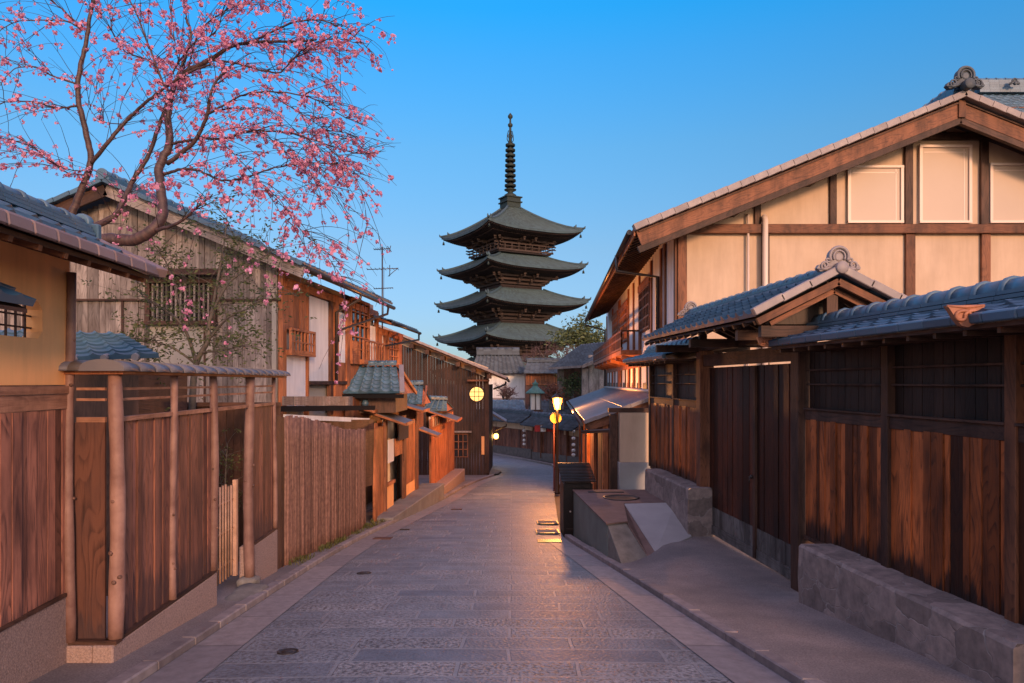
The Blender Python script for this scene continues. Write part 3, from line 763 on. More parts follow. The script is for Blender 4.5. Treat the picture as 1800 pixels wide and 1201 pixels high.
mb = MB(); mb.box((RX(5.85),5.86,1.2),(.14,0,0),(0,.03,0),(0,0,.1)); mb.box((RX(5.85)+.1,5.87,1.06),(.08,0,-.03),(0,.03,0),(0,0,.05)); mb.tube([(RX(5.85),5.82,1.31),(RX(5.85),5.9,1.31)],.075,12)
build('end_tile', mb, M['tile_cap'], hw, bevel=.01)
# hood over the window
mb = MB()
mb.hexa([(LX(3.5)+.33,3.5,.43),(LX(3.5),3.5,.57),(LX(4.55),4.55,.57),(LX(4.42)+.33,4.42,.43),(LX(3.5)+.33,3.5,.455),(LX(3.5),3.5,.6),(LX(4.55),4.55,.6),(LX(4.42)+.33,4.42,.455)])
build('hood_board', mb, M['beam_dark'], hw)
tiled_slope('hood_roof', (LX(3.5)+.36,3.5,.50), (LX(4.45)+.36,4.45,.50), (LX(4.6)+.01,4.6,.66), (LX(3.5)+.01,3.5,.66), hw, M['tile'], tw=.2, tl=.2, amp=.018, lip=.03)

# ---- log-post fence with tile coping
fz = -1.98
fe = thing('log_post_fence', 'reddish board fence on peeled log posts with an open lattice and rounded tile coping', 'fence', (FX(7.5), 7.5, g(7.5)))
def post(y, x, r0, z0, z1=.06, wob=.012):
    mb = MB(); n = 14; pts = []; rad = []
    ph = random.uniform(0,6)
    for i in range(n+1):
        z = lerp(z0, z1, i/n); pts.append((x+wob*math.sin(z*2.3+ph), y+wob*math.cos(z*1.9+ph), z)); rad.append(r0*(1.08-.16*i/n)*(1+.05*math.sin(z*9+ph)))
    mb.tube(pts, rad, 12)
    o = build('post', mb, M['log'], fe)
    OFF[o.name] = OFF[fe.name]
    kb = MB()
    for _ in range(5 if r0 > .045 else 3):
        z = random.uniform(z0+.15, z1-.3); a = random.uniform(-2.2, .3)
        d = V(math.cos(a), math.sin(a), 0)
        kb.cut(); kb.lathe(V(x,y,z)+d*(r0*.94), [(r0*.36,-.01),(r0*.28,.006),(r0*.12,.010),(.002,.006)], 9, ax=d+V(0,0,.25))
    build('knot', kb, M['knot'], o)
    OFF[o.name] = OFF[fe.name]
for y, r0, z0 in ((5.5,.055,fz),(6.5,.034,fz),(7.48,.042,fz),(8.61,.058,-2.37),(9.66,.03,fz)):
    post(y, FX(y)+.02, r0, z0)
post(5.44, -3.385, .036, -1.98, .84)
mb = MB()
def frail(mb, ya, yb, z, h, w_=.03): mb.bar((FX(ya),ya,z),(FX(yb),yb,z), w_, h)
spans = [(5.56,6.47),(6.53,7.44),(7.52,8.55),(8.67,9.63)]
for a, b_ in spans:
    frail(mb, a, b_, -.052, .02, .022); frail(mb, a, b_, -.135, .02, .022); frail(mb, a, b_, -.29, .035, .06)
for z, h in ((-.052,.02),(-.135,.02),(-.29,.04)): mb.bar((-3.36,5.5,z),(-3.14,5.5,z),.03,h)
build('rail', mb, M['fence_frame'], fe)
for a, b_ in (spans[0], spans[1], spans[3]):
    mb = MB(); boards(mb, FX(a)-.005, a, FX(b_)-.005, b_, fz, -.31, 9, th=.02, jit=.5); build('board_panel', mb, M['fence_wood'], fe)
mb = MB(); boards(mb, -3.40, 5.5, -3.14, 5.5, fz, -.31, 1, th=.02, jit=0); build('board_panel', mb, M['fence_wood'], fe)
mb = MB()
for a, b_ in ((5.46,7.5),(8.62,9.7)): mb.cut(); frail(mb, a, b_, fz-.012, .026, .09)
mb.cut(); mb.bar((-3.42,5.47,fz-.012),(-3.02,5.47,fz-.012),.09,.026)
build('sill', mb, M['beam_dark'], fe)
mb = MB()
for a, b_ in ((5.40,7.52),(8.66,9.72)):
    mb.cut()
    mb.hexa([(FX(a)-.12,a,g(a)-.3),(FX(a)+.045,a,g(a)-.3),(FX(b_)+.045,b_,g(b_)-.3),(FX(b_)-.12,b_,g(b_)-.3),(FX(a)-.12,a,fz-.026),(FX(a)+.045,a,fz-.026),(FX(b_)+.045,b_,fz-.026),(FX(b_)-.12,b_,fz-.026)])
mb.cut(); mb.abox(-3.43,FX(5.4)-.122,5.402,5.6,g(5.5)-.3,fz-.028)
build('pebble_dash_base', mb, M['aggregate'], fe, bevel=.012)
def coping(mb, p0, p1, w_, h, n, zb):
    p0, p1 = V(*p0), V(*p1); d = (p1-p0); s_ = V(d.y,-d.x,0).normalized()
    for i in range(n):
        a = p0+d*(i/n); b_ = p0+d*((i+1)/n+.03/n); r = random.random(); k = 9
        A = []; B = []
        for j in range(k+1):
            t = math.pi*j/k; ca, sa = math.cos(t), math.sin(t)**.8
            A.append(mb.vert(a+s_*ca*w_/2*1.03+V(0,0,zb+h*1.05*sa))); B.append(mb.vert(b_+s_*ca*w_/2*.97+V(0,0,zb+h*.93*sa)))
        for j in range(k): mb.face([A[j],B[j],B[j+1],A[j+1]], [(0,0),(.3,0),(.3,.1),(0,.1)], r, True)
        mb.face(A, [(0,0)]*(k+1), r); mb.face(B[::-1], [(0,0)]*(k+1), r)
        mb.face([A[0],A[-1],B[-1],B[0]], [(0,0)]*4, r)
mb = MB(); coping(mb, (FX(5.32),5.32,0), (FX(9.95),9.95,0), .33, .085, 17, .085); coping(mb, (-3.56,5.49,0), (-3.1,5.49,0), .33, .082, 2, .087)
build('coping_tiles', mb, M['coping'], fe)
mb = MB(); mb.bar((FX(5.4),5.4,.072),(FX(9.9),9.9,.072),.24,.022); mb.bar((-3.5,5.5,.07),(-3.12,5.5,.07),.2,.02)
build('coping_board', mb, M['orange_wood'], fe)
# ---- bamboo picket gate in the opening of the fence
pg = thing('picket_gate', 'low pale picket gate standing in the opening of the log post fence', 'gate', (FX(7.9), 7.9, g(7.9)))
mb = MB()
for i in range(7):
    y = lerp(7.6, 8.2, i/7.0); mb.tube([(FX(y)-.02,y,-2.2),(FX(y)-.02,y,-1.16+random.uniform(-.02,.02))], .012, 7)
build('picket', mb, M['bamboo'], pg)
mb = MB(); mb.bar((FX(8.25)-.02,8.25,-2.24),(FX(8.25)-.02,8.25,-1.13),.05,.045,(1,0,0)); build('gate_post', mb, M['bamboo'], pg)
mb = MB()
for z in (-1.35,-1.68,-2.05): mb.tube([(FX(7.57)-.045,7.57,z),(FX(8.24)-.045,8.24,z)], .011, 7)
build('rail', mb, M['bamboo'], pg)
def stone_block(name, c, sx, sy, sz, label, mat, rz=0, cat='stone', seed=0, power=4):
    mb = MB(); n = 12; c = V(*c)
    def Fn(u, v):
        th = 2*math.pi*u; ph = math.pi*(v-.5)
        x, y, z = math.cos(ph)*math.cos(th), math.cos(ph)*math.sin(th), math.sin(ph)
        m_ = (abs(x)**power+abs(y)**power+abs(z)**power)**(1/power)
        p = V(x/m_*sx, y/m_*sy, z/m_*sz)
        p *= 1+.10*noise.noise(p*3/max(sx,.1)+V(seed,0,0))
        ca, sa = math.cos(rz), math.sin(rz)
        return (c.x+p.x*ca-p.y*sa, c.y+p.x*sa+p.y*ca, c.z+p.z)
    mb.grid(Fn, 28, 14, (1,1), smooth=True)
    return tag(build(name, mb, mat, loc=(c.x,c.y,c.z-sz)), label, cat)
stone_block('stepping_stone', (-3.02,8.02,g(8)-.02), .17, .46, .10, 'flat grey stepping stone before the picket gate', M['rock'], power=7, rz=.05)
stone_block('footing_stone', (FX(8.61)+.02,8.6,-2.42), .125, .13, .075, 'dark round footing stone under the log post beside the picket gate', M['rock'], seed=4, power=3)

# ---- fence of thin upright poles
sf = thing('pole_fence', 'brown fence of closely set upright saplings with an uneven top', 'fence', (-3.24, 13, g(13)))
A0, A1 = V(-3.27,9.86,0), V(-3.22,16.35,0)
mb = MB(); mb.bar((-3.27,9.93,g(9.9)-.05),(-3.27,9.93,-.47),.17,.03,(1,0,0)); mb.bar((-3.27,10.1,g(10)-.05),(-3.27,10.1,-.5),.13,.03,(1,0,0)); build('board', mb, M['brown_wood'], sf)
ztop = table([(9.8,-.47),(10.8,-.53),(12.4,-.72),(13.6,-.92),(16.4,-1.09)])
pm = MB(); y = 10.22
for i in range(96):
    r0 = random.uniform(.019,.036); y += r0; t = (y-9.86)/6.49
    x = lerp(A0.x,A1.x,t)+random.uniform(-.008,.012); zt = ztop(y)+random.uniform(-.022,.03); lean = random.uniform(-.02,.02)
    pts = []; rd = []
    for k in range(7): z = lerp(g(y)-.05, zt, k/6); pts.append((x+.006*math.sin(z*4+i), y+lean*(k/6-.5)+.005*math.sin(z*3+i*2), z)); rd.append(r0*(1.05-.12*k/6)*random.uniform(.95,1.06))
    pm.tube(pts, rd, 7); y += r0
    if y > 16.3: break
build('upright_pole', pm, M['sapling'], sf)
mb = MB()
for dz in (-.25,-1.2): mb.bar((A0.x-.05,9.9,ztop(9.9)+dz),(A1.x-.05,16.3,ztop(16.3)+dz+.0),.04,.06)
build('rail', mb, M['brown_wood'], sf)

# ---- small tiled garden building behind the wall
gb = thing('garden_building', 'low blue tiled roof in the garden seen over the fence beside the plaster wall', 'shed', (-5.2, 8.6, g(8)))
e0, e1, r1, r0 = V(-8.2,7.5,.12), V(-3.85,7.75,.30), V(-4.95,9.0,.62), V(-8.2,9.0,.72)
tiled_slope('tiled_roof', e0, e1, r1, r0, gb, M['tile'], tw=.24, tl=.22, amp=.025)
mb = MB(); mb.prism([(-8.0,8.0,g(8)),(-4.2,8.0,g(8)),(-4.2,8.0,.16),(-8.0,8.0,.05)], (0,1.2,0)); build('wall', mb, M['brown_wood'], gb)
mb = MB()
for k in range(8): u = .42+.075*k; p = e0.lerp(e1, u); mb.tube([p+V(0,-.03,-.02), p+V(0,.05,-.0)], .04, 10)
build('eave_end_tiles', mb, M['tile_pink_lit'], gb)

# ---- big plank-clad house: gable to the camera, long side to the street
SXp = lambda y: -5.25+.08*y
def LYp(px): return 5.25/(.08-(px-CX)/F)
ph = thing('plank_house', 'large old house with silvered plank gable behind the cherry tree and orange street windows', 'house', (-6, 15, g(15)))
ap = P(185,322,12.6); ec = V(-3.69,12.6,2.06)
GY = 13.0
wl = -12.5
def rakez(x): return ap.z-abs(x-ap.x)*((ap.z-ec.z)/(ec.x-ap.x))
mb = MB(); n = 64; xs_ = [lerp(-10.8, SXp(GY)-.07, i/n) for i in range(n+1)]
for i in range(n):
    a, b_ = xs_[i], xs_[i+1]
    za = min(1.62 if a < -4.9 else 1.55, rakez(a)-.3)
    o = random.uniform(0,.02)
    for (zb, zt, yo) in ((g(13), min(1.5, rakez((a+b_)/2)-.3), 0), (1.503, rakez((a+b_)/2)-.16, -.03)):
        if zt-zb < .1: continue
        mb.hexa([(a+.003,GY-o+yo,zb),(b_-.003,GY-o+yo,zb),(b_-.003,GY+.04+yo,zb),(a+.003,GY+.04+yo,zb),(a+.003,GY-o+yo,zt),(b_-.003,GY-o+yo,zt),(b_-.003,GY+.04+yo,zt),(a+.003,GY+.04+yo,zt)])
    if i % 2 == 0 and False: pass
build('plank_wall', mb, M['grey_wood'], ph)
mb = MB(); mb.bar((-10.8,GY-.05,1.5),(SXp(GY),GY-.05,1.5),.05,.035)
for x in (-8.9,-7.1,-5.6): mb.cut(); mb.bar((x,GY-.045,g(13)),(x,GY-.045,1.48),.035,.02,(0,1,0))
build('batten', mb, M['beam_dark'], ph)
# lattice window in the plank gable
wc0, wc1 = P(270,500,GY), P(375,565,GY)
mb = MB(); mb.abox(wc0.x,wc1.x,GY-.06,GY-.03,wc1.z,wc0.z); wf = build('window', mb, M['glass'], ph)
mb = MB()
for x in (wc0.x-.05,wc1.x+.05): mb.bar((x,GY-.09,wc1.z-.05),(x,GY-.09,wc0.z+.05),.08,.1,(0,1,0))
for z in (wc0.z+.04,wc1.z-.04): mb.bar((wc0.x-.1,GY-.1,z),(wc1.x+.1,GY-.1,z),.14,.07)
build('frame', mb, M['beam_dark'], wf)
mb = MB()
for k in range(13): x = lerp(wc0.x,wc1.x,(k+.5)/13); mb.bar((x,GY-.11,wc1.z),(x,GY-.11,wc0.z),.03,.03,(0,1,0))
build('slats', mb, M['grey_wood'], wf)
mb = MB(); mb.hexa([(wc0.x-.2,GY-.4,wc0.z+.12),(wc1.x+.2,GY-.4,wc0.z+.12),(wc1.x+.2,GY-.02,wc0.z+.26),(wc0.x-.2,GY-.02,wc0.z+.26),(wc0.x-.2,GY-.4,wc0.z+.15),(wc1.x+.2,GY-.4,wc0.z+.15),(wc1.x+.2,GY-.02,wc0.z+.29),(wc0.x-.2,GY-.02,wc0.z+.29)])
build('window_hood', mb, M['beam_dark'], ph)
mb = MB(); mb.abox(P(265,0,GY).x,P(375,0,GY).x,GY-.04,GY-.022,P(0,645,GY).z,P(0,570,GY).z); build('light_board', mb, M['plaster_grey'], ph)
# bargeboards and roof
for sx, xe in ((1, ec.x), (-1, -10.9)):
    ze = rakez(xe)
    mb = MB(); mb.bar((ap.x,12.62,ap.z-.12),(xe,12.62,ze-.12),.05,.20,(0,0,1)); build('bargeboard', mb, M['beam_dark'] if sx < 0 else M['grey_wood'], ph)
yend = 18.9
xe2 = -4.7+.08*yend
tiled_slope('tiled_roof', (ec.x,12.55,2.09), (xe2+.02,yend,2.09), (ap.x+.5,yend,ap.z+.04), (ap.x,12.55,ap.z+.04), ph, M['tile'], tw=.27, tl=.26, amp=.03)
tiled_slope('tiled_roof', (-10.9,yend,rakez(-10.9)+.03), (-10.9,12.55,rakez(-10.9)+.03), (ap.x,12.55,ap.z+.04), (ap.x+.5,yend,ap.z+.04), ph, M['tile'], tw=.3, tl=.3, amp=.03, S=4)
ridge('ridge', (ap.x,12.5,ap.z+.03), (ap.x+.5,yend,ap.z+.03), ph, M['tile_cap'], .09, .3, 2, .26, .05)
verge('verge_tiles', (ec.x,12.56,2.08), (ap.x,12.56,ap.z+.03), ph, M['tile'], .16, .08, 13)
verge('verge_tiles', (-10.9,12.56,rakez(-10.9)+.02), (ap.x,12.56,ap.z+.03), ph, M['tile'], .16, .08, 13)
# soffit and rafters of the street eave
mb = MB()
mb.hexa([(ec.x-.02,12.66,2.02),(xe2-.02,yend-.05,2.02),(SXp(yend)-.1,yend-.05,2.27),(SXp(12.66)-.1,12.66,2.27),(ec.x-.02,12.66,2.045),(xe2-.02,yend-.05,2.045),(SXp(yend)-.1,yend-.05,2.30),(SXp(12.66)-.1,12.66,2.30)])
build('soffit', mb, M['orange_wood'], ph)
mb = MB()
for k in range(22): y = lerp(12.7, yend-.1, k/21); xo = -4.7+.08*y; mb.bar((xo-.02,y,1.995),(SXp(y)-.05,y,2.24),.05,.055)
build('rafters', mb, M['orange_wood'], ph)
mb = MB(); mb.tube([(ec.x+.06,12.6,2.0),(xe2+.05,yend,1.97)], .05, 10); build('gutter', mb, M['gutter'], ph)
mb = MB(); yd = LYp(585); xg = -4.62+.08*yd
mb.tube([(xg,yd,1.98),(xg-.02,yd,1.85),(SXp(yd)+.08,yd,1.55),(SXp(yd)+.08,yd,-.0)], .035, 8)
yd2 = LYp(640); mb.tube([(-4.62+.08*yd2,yd2,1.98),(-4.65+.08*yd2,yd2,1.75),(SXp(yd)+.1,yd+.1,1.15),(SXp(yd)+.1,yd+.1,.9)], .03, 8)
build('downpipe', mb, M['gutter'], ph)
# street wall, panel by panel
def swall(name, px0, px1, z0, z1, mat, off=0.0, th=.08, parent=ph, SX=SXp, LY=LYp, n=None, bevel=0):
    y0_, y1_ = LY(px0), LY(px1); mb = MB()
    if n: boards(mb, SX(y0_)+off, y0_, SX(y1_)+off, y1_, z0, z1, n, th=th, jit=.2)
    else: mb.hexa([(SX(y0_)+off-th,y0_,z0),(SX(y0_)+off,y0_,z0),(SX(y1_)+off,y1_,z0),(SX(y1_)+off-th,y1_,z0),(SX(y0_)+off-th,y0_,z1),(SX(y0_)+off,y0_,z1),(SX(y1_)+off,y1_,z1),(SX(y1_)+off-th,y1_,z1)])
    return build(name, mb, mat, parent, bevel=bevel)
def zz(px, py, LY=LYp): return (HY-py)/F*LY(px)
swall('backing_wall', 494, 662, g(17)-.3, 2.1, M['plaster_grey'], off=-.09)
swall('corner_post', 494, 501, g(13), 2.1, M['orange_wood'], off=.03)
swall('plaster_panel', 502, 538, zz(520,497), 2.0, M['plaster_grey'], off=-.02)
swall('wood_shutter', 502, 538, zz(520,582), zz(520,499), M['orange_wood'], off=.0, n=6, th=.03)
swall('plaster_panel', 500, 537, zz(520,720), zz(520,625), M['plaster_white'], off=.0)
swall('post', 538.5, 541, g(13), 1.9, M['orange_wood'], off=.03)
swall('plaster_panel', 541.5, 577, zz(560,672), 1.75, M['plaster_white'], off=.0)
swall('post', 578, 583, g(14), 1.95, M['beam'], off=.04)
swall('post', 586, 592, g(14), 1.95, M['orange_wood'], off=.05)
swall('plaster_panel', 592.5, 606, zz(600,664), 1.6, M['plaster_white'], off=.01)
swall('post', 606.5, 612, g(15), 1.9, M['orange_wood'], off=.05)
swall('plaster_panel', 646, 662, zz(655,640), 1.5, M['plaster_white'], off=.0)
swall('post', 660, 663.5, g(18), 1.9, M['orange_wood'], off=.04)
swall('head_beam', 500, 662, 1.78, 1.93, M['orange_wood'], off=.045)
swall('lower_board', 592, 663, zz(630,760), zz(630,640), M['orange_wood'], off=.0, n=10, th=.03)
swall('beam', 541, 606, zz(570,676), zz(570,670), M['beam_dark'], off=.06)
def lattice(px0, px1, z0, z1, nv, nh, mat, off, parent, fr=.05, br=.03, SX=SXp, LY=LYp, name='lattice'):
    y0_, y1_ = LY(px0), LY(px1); mb = MB()
    for k in range(nv+1):
        y = lerp(y0_,y1_,k/nv); w_ = fr if k in (0,nv) else br
        mb.bar((SX(y)+off,y,z0),(SX(y)+off,y,z1),w_,w_,(1,0,0))
    for k in range(nh+1):
        z = lerp(z0,z1,k/nh); w_ = fr if k in (0,nh) else br
        mb.bar((SX(y0_)+off+.004,y0_-.02,z),(SX(y1_)+off+.004,y1_+.02,z),w_,w_*.9)
    return build(name, mb, mat, parent)
b1 = swall('balcony', 499, 541, zz(520,626), zz(520,617), M['orange_wood'], off=.14, th=.14)
OFF[b1.name] = OFF[ph.name]
lattice(499, 541, zz(520,624), zz(520,582), 7, 2, M['orange_wood'], .13, b1)
wn = swall('window', 613, 645, zz(630,636), zz(630,532), M['glass'], off=.0, th=.03); OFF[wn.name] = OFF[ph.name]
lattice(613, 645, zz(630,636), zz(630,530), 4, 5, M['orange_wood'], .04, wn, .07, .032)
b2 = swall('balcony', 626, 664, zz(645,642), zz(645,634), M['orange_wood'], off=.20, th=.2); OFF[b2.name] = OFF[ph.name]
lattice(626, 664, zz(645,640), zz(645,602), 8, 1, M['orange_wood'], .18, b2, .045, .025)
swall('wood_shutter', 613, 626, zz(620,640), zz(620,600), M['orange_wood'], off=.09, th=.05)

# ---- lower house behind it along the street
h2 = thing('narrow_house', 'narrow lower house with orange framed window between plank house and dark gable house', 'house', (-3.9, 20.5, g(20)))
swall('wall', 662, 707, g(21)-.3, 1.5, M['plaster_white'], off=-.02, parent=h2)
for a, b_ in ((663.5,669),(675,679),(699,704)): swall('post', a, b_, g(21), 1.5, M['orange_wood'], off=.04, parent=h2)
swall('board_panel', 663.5, 706, zz(690,700), zz(690,642), M['orange_wood'], off=.02, n=8, th=.03, parent=h2)
wn = swall('window', 680, 698, zz(690,640), zz(690,590), M['glass'], off=.0, th=.02, parent=h2); OFF[wn.name] = OFF[h2.name]
lattice(680, 698, zz(690,640), zz(690,588), 4, 4, M['orange_wood'], .04, wn, .07, .03)
swall('head_beam', 664, 706, 1.32, 1.5, M['orange_wood'], off=.05, parent=h2)
yA, yB = 18.95, 22.3
tiled_slope('tiled_roof', (-4.72+.08*yA,yA,1.62), (-4.72+.08*yB,yB,1.6), (-7.4,yB,2.75), (-7.4,yA,2.75), h2, M['tile'], tw=.27, tl=.26)
mb = MB()
for k in range(11): y = lerp(yA+.05, yB-.1, k/10); mb.bar((-4.74+.08*y,y,1.56),(SXp(y)-.05,y,1.78),.05,.055)
build('rafters', mb, M['orange_wood'], h2)
mb = MB(); mb.tube([(-4.66+.08*yA,yA,1.56),(-4.66+.08*yB,yB,1.53)], .045, 8); yq = LYp(703); yq2 = LYp(667)
mb.tube([(-4.66+.08*yq,yq,1.5),(-4.66+.08*yq,yq,1.32),(SXp(yq2)+.1,yq2+.1,1.0),(SXp(yq2)+.08,yq2,.8),(SXp(yq2)+.08,yq2,-.2)], .03, 8)
build('gutter', mb, M['metal_dark'], h2)
# ---- television aerial
an = thing('tv_aerial', 'thin rooftop television aerial with three yagi antennas', 'antenna', tuple(P(672,600,21)))
def at(px, py, Y=21.0): return P(px, py, Y)
mb = MB(); mb.tube([at(672,640),at(672,434)], .022, 6); mb.tube([at(674,560),at(675,470)], .008, 5); build('mast', mb, M['gutter'], an)
for (xa, xb, yy, ax_) in ((657,686,438,1),(645,700,473,1),(657,691,507,1)):
    mb = MB(); mb.tube([at(xa,yy+1),at(xb,yy-1)], .012, 5)
    nel = 8
    for k in range(nel):
        c_ = at(lerp(xa+1,xb-1,k/(nel-1)), yy); l = .14+.03*k if k < 6 else .2
        if yy > 500: l = .12
        mb.tube([c_+V(0,-l,0), c_+V(0,l,0)], .007, 4)
    if yy < 440: mb.tube([at(684,443),at(687,432)], .012, 5); mb.tube([at(681,433),at(688,443)], .012, 5)
    if 440 < yy < 500: mb.tube([at(685,466),at(685,486)], .012, 5); mb.tube([at(682,486),at(700,471)], .01, 5)
    build('yagi', mb, M['gutter'], an)
# ---- shop fronts behind the sapling fence
SXs = lambda y: -4.486+.079*y
def LYs(px): return 4.486/(.079-(px-CX)/F)
def zs(px, py): return (HY-py)/F*LYs(px)
sh = thing('shop', 'row of orange timber shops with navy curtain and small roofs above the low plinth', 'shop', (SXs(20), 20, g(20)))
def sw(name, a, b_, z0, z1, mat, off=0.0, th=.06, n=None): return swall(name, a, b_, z0, z1, mat, off, th, sh, SXs, LYs, n)
fl = -3.15
sw('corner_post', 656, 660, fl-.2, -.95, M['orange_wood'], .05)
sw('sliding_door', 661, 674, fl-.05, -1.05, M['orange_wood'], 0, .03, 3)
sw('post', 674.5, 677, fl, -.95, M['beam'], .05)
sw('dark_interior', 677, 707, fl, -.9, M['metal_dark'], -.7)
sw('low_wall', 677, 692, fl, zs(685,852), M['plaster_orange'], 0)
sw('window_board', 677, 692, zs(685,852), zs(685,846), M['orange_wood'], .05)
for yy in (806,): sw('menu_board', 694, 706, zs(700,800), zs(700,752+18), M['orange_wood'], .02, .03)
sw('post', 707, 711, fl, -.9, M['beam'], .05)
sw('board_panel', 711.5, 729, zs(720,848), zs(720,738), M['orange_wood'], 0, .03, 6)
sw('low_wall', 711.5, 729, fl-.1, zs(720,848)-.01, M['plaster_orange'], 0)
sw('post', 729.5, 733, fl-.2, -.95, M['beam'], .05)
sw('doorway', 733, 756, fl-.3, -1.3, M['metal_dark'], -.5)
sw('post', 755, 758, fl-.4, -1.2, M['orange_wood'], .05)
sw('board_panel', 758.5, 795, fl-.4, zs(775,748), M['orange_wood'], 0, .03, 12)
sw('post', 795, 797, fl-.4, -1.3, M['orange_wood'], .04)
sw('white_panel', 758.5, 795, zs(775,747), zs(775,729), M['plaster_peach'], -.03)
lattice(758.5, 795, zs(775,747), zs(775,728), 9, 1, M['orange_wood'], .01, sh, .05, .035, SXs, LYs)
nb = sw('curtain', 690, 708, zs(700,772), zs(700,744), M['cloth_navy'], .16, .012)
sw('white_curtain', 679, 689, zs(685,812), zs(685,772), M['cloth_white'], .05, .012)
# back walls so the roofs rest on something
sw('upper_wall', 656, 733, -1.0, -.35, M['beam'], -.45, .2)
# plinths
pl = thing('stone_plinth', 'long grey concrete step in front of the nearer shop doors', 'step', (SXs(19)+.3, 19, g(19)), 'steps below the shops')
def plinth(par, ya, yb, z, w0, w1, x0=0):
    mb = MB(); mb.hexa([(SXs(ya)-.1,ya,g(ya)-.4),(SXs(ya)+w0,ya,g(ya)-.4),(SXs(yb)+w1,yb,g(yb)-.4),(SXs(yb)-.1,yb,g(yb)-.4),(SXs(ya)-.1,ya,z),(SXs(ya)+w0,ya,z),(SXs(yb)+w1,yb,z),(SXs(yb)-.1,yb,z)])
    return mb
build('step_block', plinth(pl, 16.5, 22.2, fl, .42, .62), M['concrete'], pl, bevel=.02)
pl2 = thing('stone_plinth', 'farther concrete step below the latticed end of the shop fronts', 'step', (SXs(25)+.3, 25, g(25)), 'steps below the shops')
build('step_block', plinth(pl2, 22.21, 28.0, -3.4, .46, .42), M['aggregate'], pl2, bevel=.02)
# board wall, dark gutter and pale strip between the two fences
lw = thing('entrance_wall', 'weathered grey board wall with dark gutter above the upright pole fence', 'wall', (-3.9, 14.2, g(14)))
mb = MB(); a, b_ = P(497,697,12.5), P(620,697,16.0); a2, b2_ = P(497,713,12.5), P(620,713,16.0)
boards(mb, a.x, a.y, b_.x, b_.y, lambda t: lerp(a2.z,b2_.z,t), lambda t: lerp(a.z,b_.z,t), 18, th=.03); build('board_panel', mb, M['grey_wood'], lw)
mb = MB(); mb.bar(P(482,719,12.2), P(656,717,16.1), .10, .10); build('gutter', mb, M['matte_black'], lw)
mb = MB(); mb.bar(P(500,733,12.5), P(648,739,16.15), .05, .09); build('pale_strip', mb, M['plaster_white'], lw)
mb = MB(); mb.bar(P(490,815,12.45), P(655,795,16.3), .05, 1.5, (0,0,1)); build('back_wall', mb, M['beam_dark'], lw)

def gable_roof(par, e0, e1, r0, r1, th_orange=True, tw=.24, tl=.22, ends=True, mat='tile', cap='tile_cap', rr=.06):
    """front slope e0-e1 up to r0-r1 (0 = left), mirrored back slope, ridge and timber gable end at side 1"""
    e0, e1, r0, r1 = map(Vector, (e0, e1, r0, r1))
    tiled_slope('tiled_roof', e0, e1, r1, r0, par, M[mat], tw=tw, tl=tl, amp=.05, step=.028, S=8)
    b0 = V(r0.x, 2*r0.y-e0.y, e0.z); b1 = V(r1.x+(r1.x-e1.x)*0, 2*r1.y-e1.y, e1.z)
    b0.x = e0.x; b1.x = e1.x
    tiled_slope('tiled_roof', b1, b0, r0, r1, par, M[mat], tw=tw, tl=tl, amp=.026, S=4)
    ridge('ridge', r0+V(0,0,.02), r1+V(0,0,.02), par, M[cap], rr, .26, 2, rr*2.6, .035)
    return b0, b1
# entrance roof facing the camera, gable end over the street
er = thing('entrance_roof', 'blue tiled gable entrance roof above the nearer shop door', 'roof', (-3.4, 17, g(17)), 'small tiled entrance roofs')
e0, e1, r0, r1 = P(574,690,16.4), P(703,689,16.7), P(606,645,17.9), P(697,644,18.0)
b0, b1 = gable_roof(er, e0, e1, r0, r1)
verge('verge_tiles', e1+V(.05,0,-.01), r1+V(.12,0,0), er, M['tile_pink_lit'], .12, .06, 4)
mb = MB(); mb.prism([e1+V(-.02,.05,-.06), b1+V(-.02,-.05,-.06), r1+V(0,0,-.06)], (-.06,0,0)); build('gable_board', mb, M['orange_wood'], er)
mb = MB(); mb.bar(e1+V(.03,0,-.07), r1+V(.1,0,-.07), .05, .08); mb.bar(b1+V(.03,0,-.07), r1+V(.1,0,-.07), .05, .08); build('bargeboard', mb, M['orange_wood'], er)
mb = MB(); mb.bar(e0+V(-.62,-.06,-.09), e1+V(.1,-.06,-.10), .10, .09); build('gutter', mb, M['matte_black'], er)
mb = MB(); mb.prism([e0+V(.1,.3,-.5), e1+V(-.15,.3,-.5), e1+V(-.15,.3,-.05), e0+V(.1,.3,-.05)], (0,1.9,0)); build('wall', mb, M['beam_dark'], er)
tiled_slope('side_roof', P(531,691,16.3), P(580,691,16.4), P(592,674,17.1), P(541,672,17.1), er, M['tile'], tw=.24, tl=.22, amp=.04)
mb = MB(); mb.bar(P(578,690,16.35), P(608,648,17.75), .09, .08); mb.bar(P(531,689,16.3), P(540,671,17.1), .08, .07); mb.bar(P(540,671,17.1), P(592,672,17.1), .1, .09); build('hip_tiles', mb, M['tile_cap'], er)
er2 = thing('entrance_roof', 'smaller tiled gable roof over the dark second doorway', 'roof', (-2.9, 22, g(22)), 'small tiled entrance roofs')
e0, e1, r0, r1 = P(690,709,20.5), P(742,709,20.7), P(712,678,21.8), P(744,677,21.9)
b0, b1 = gable_roof(er2, e0, e1, r0, r1)
mb = MB(); mb.prism([e1+V(-.02,.05,-.05), b1+V(-.02,-.05,-.05), r1+V(-.05,0,-.05)], (-.06,0,0)); build('gable_board', mb, M['orange_wood'], er2)
mb = MB(); mb.bar(e1+V(.05,0,-.05), r1+V(.1,0,-.05), .05, .09); build('bargeboard', mb, M['orange_wood'], er2)
mb = MB(); mb.prism([e0+V(.1,.3,-.9), e1+V(-.2,.3,-.9), e1+V(-.2,.3,-.05), e0+V(.1,.3,-.05)], (0,1.6,0)); build('wall', mb, M['beam'], er2)
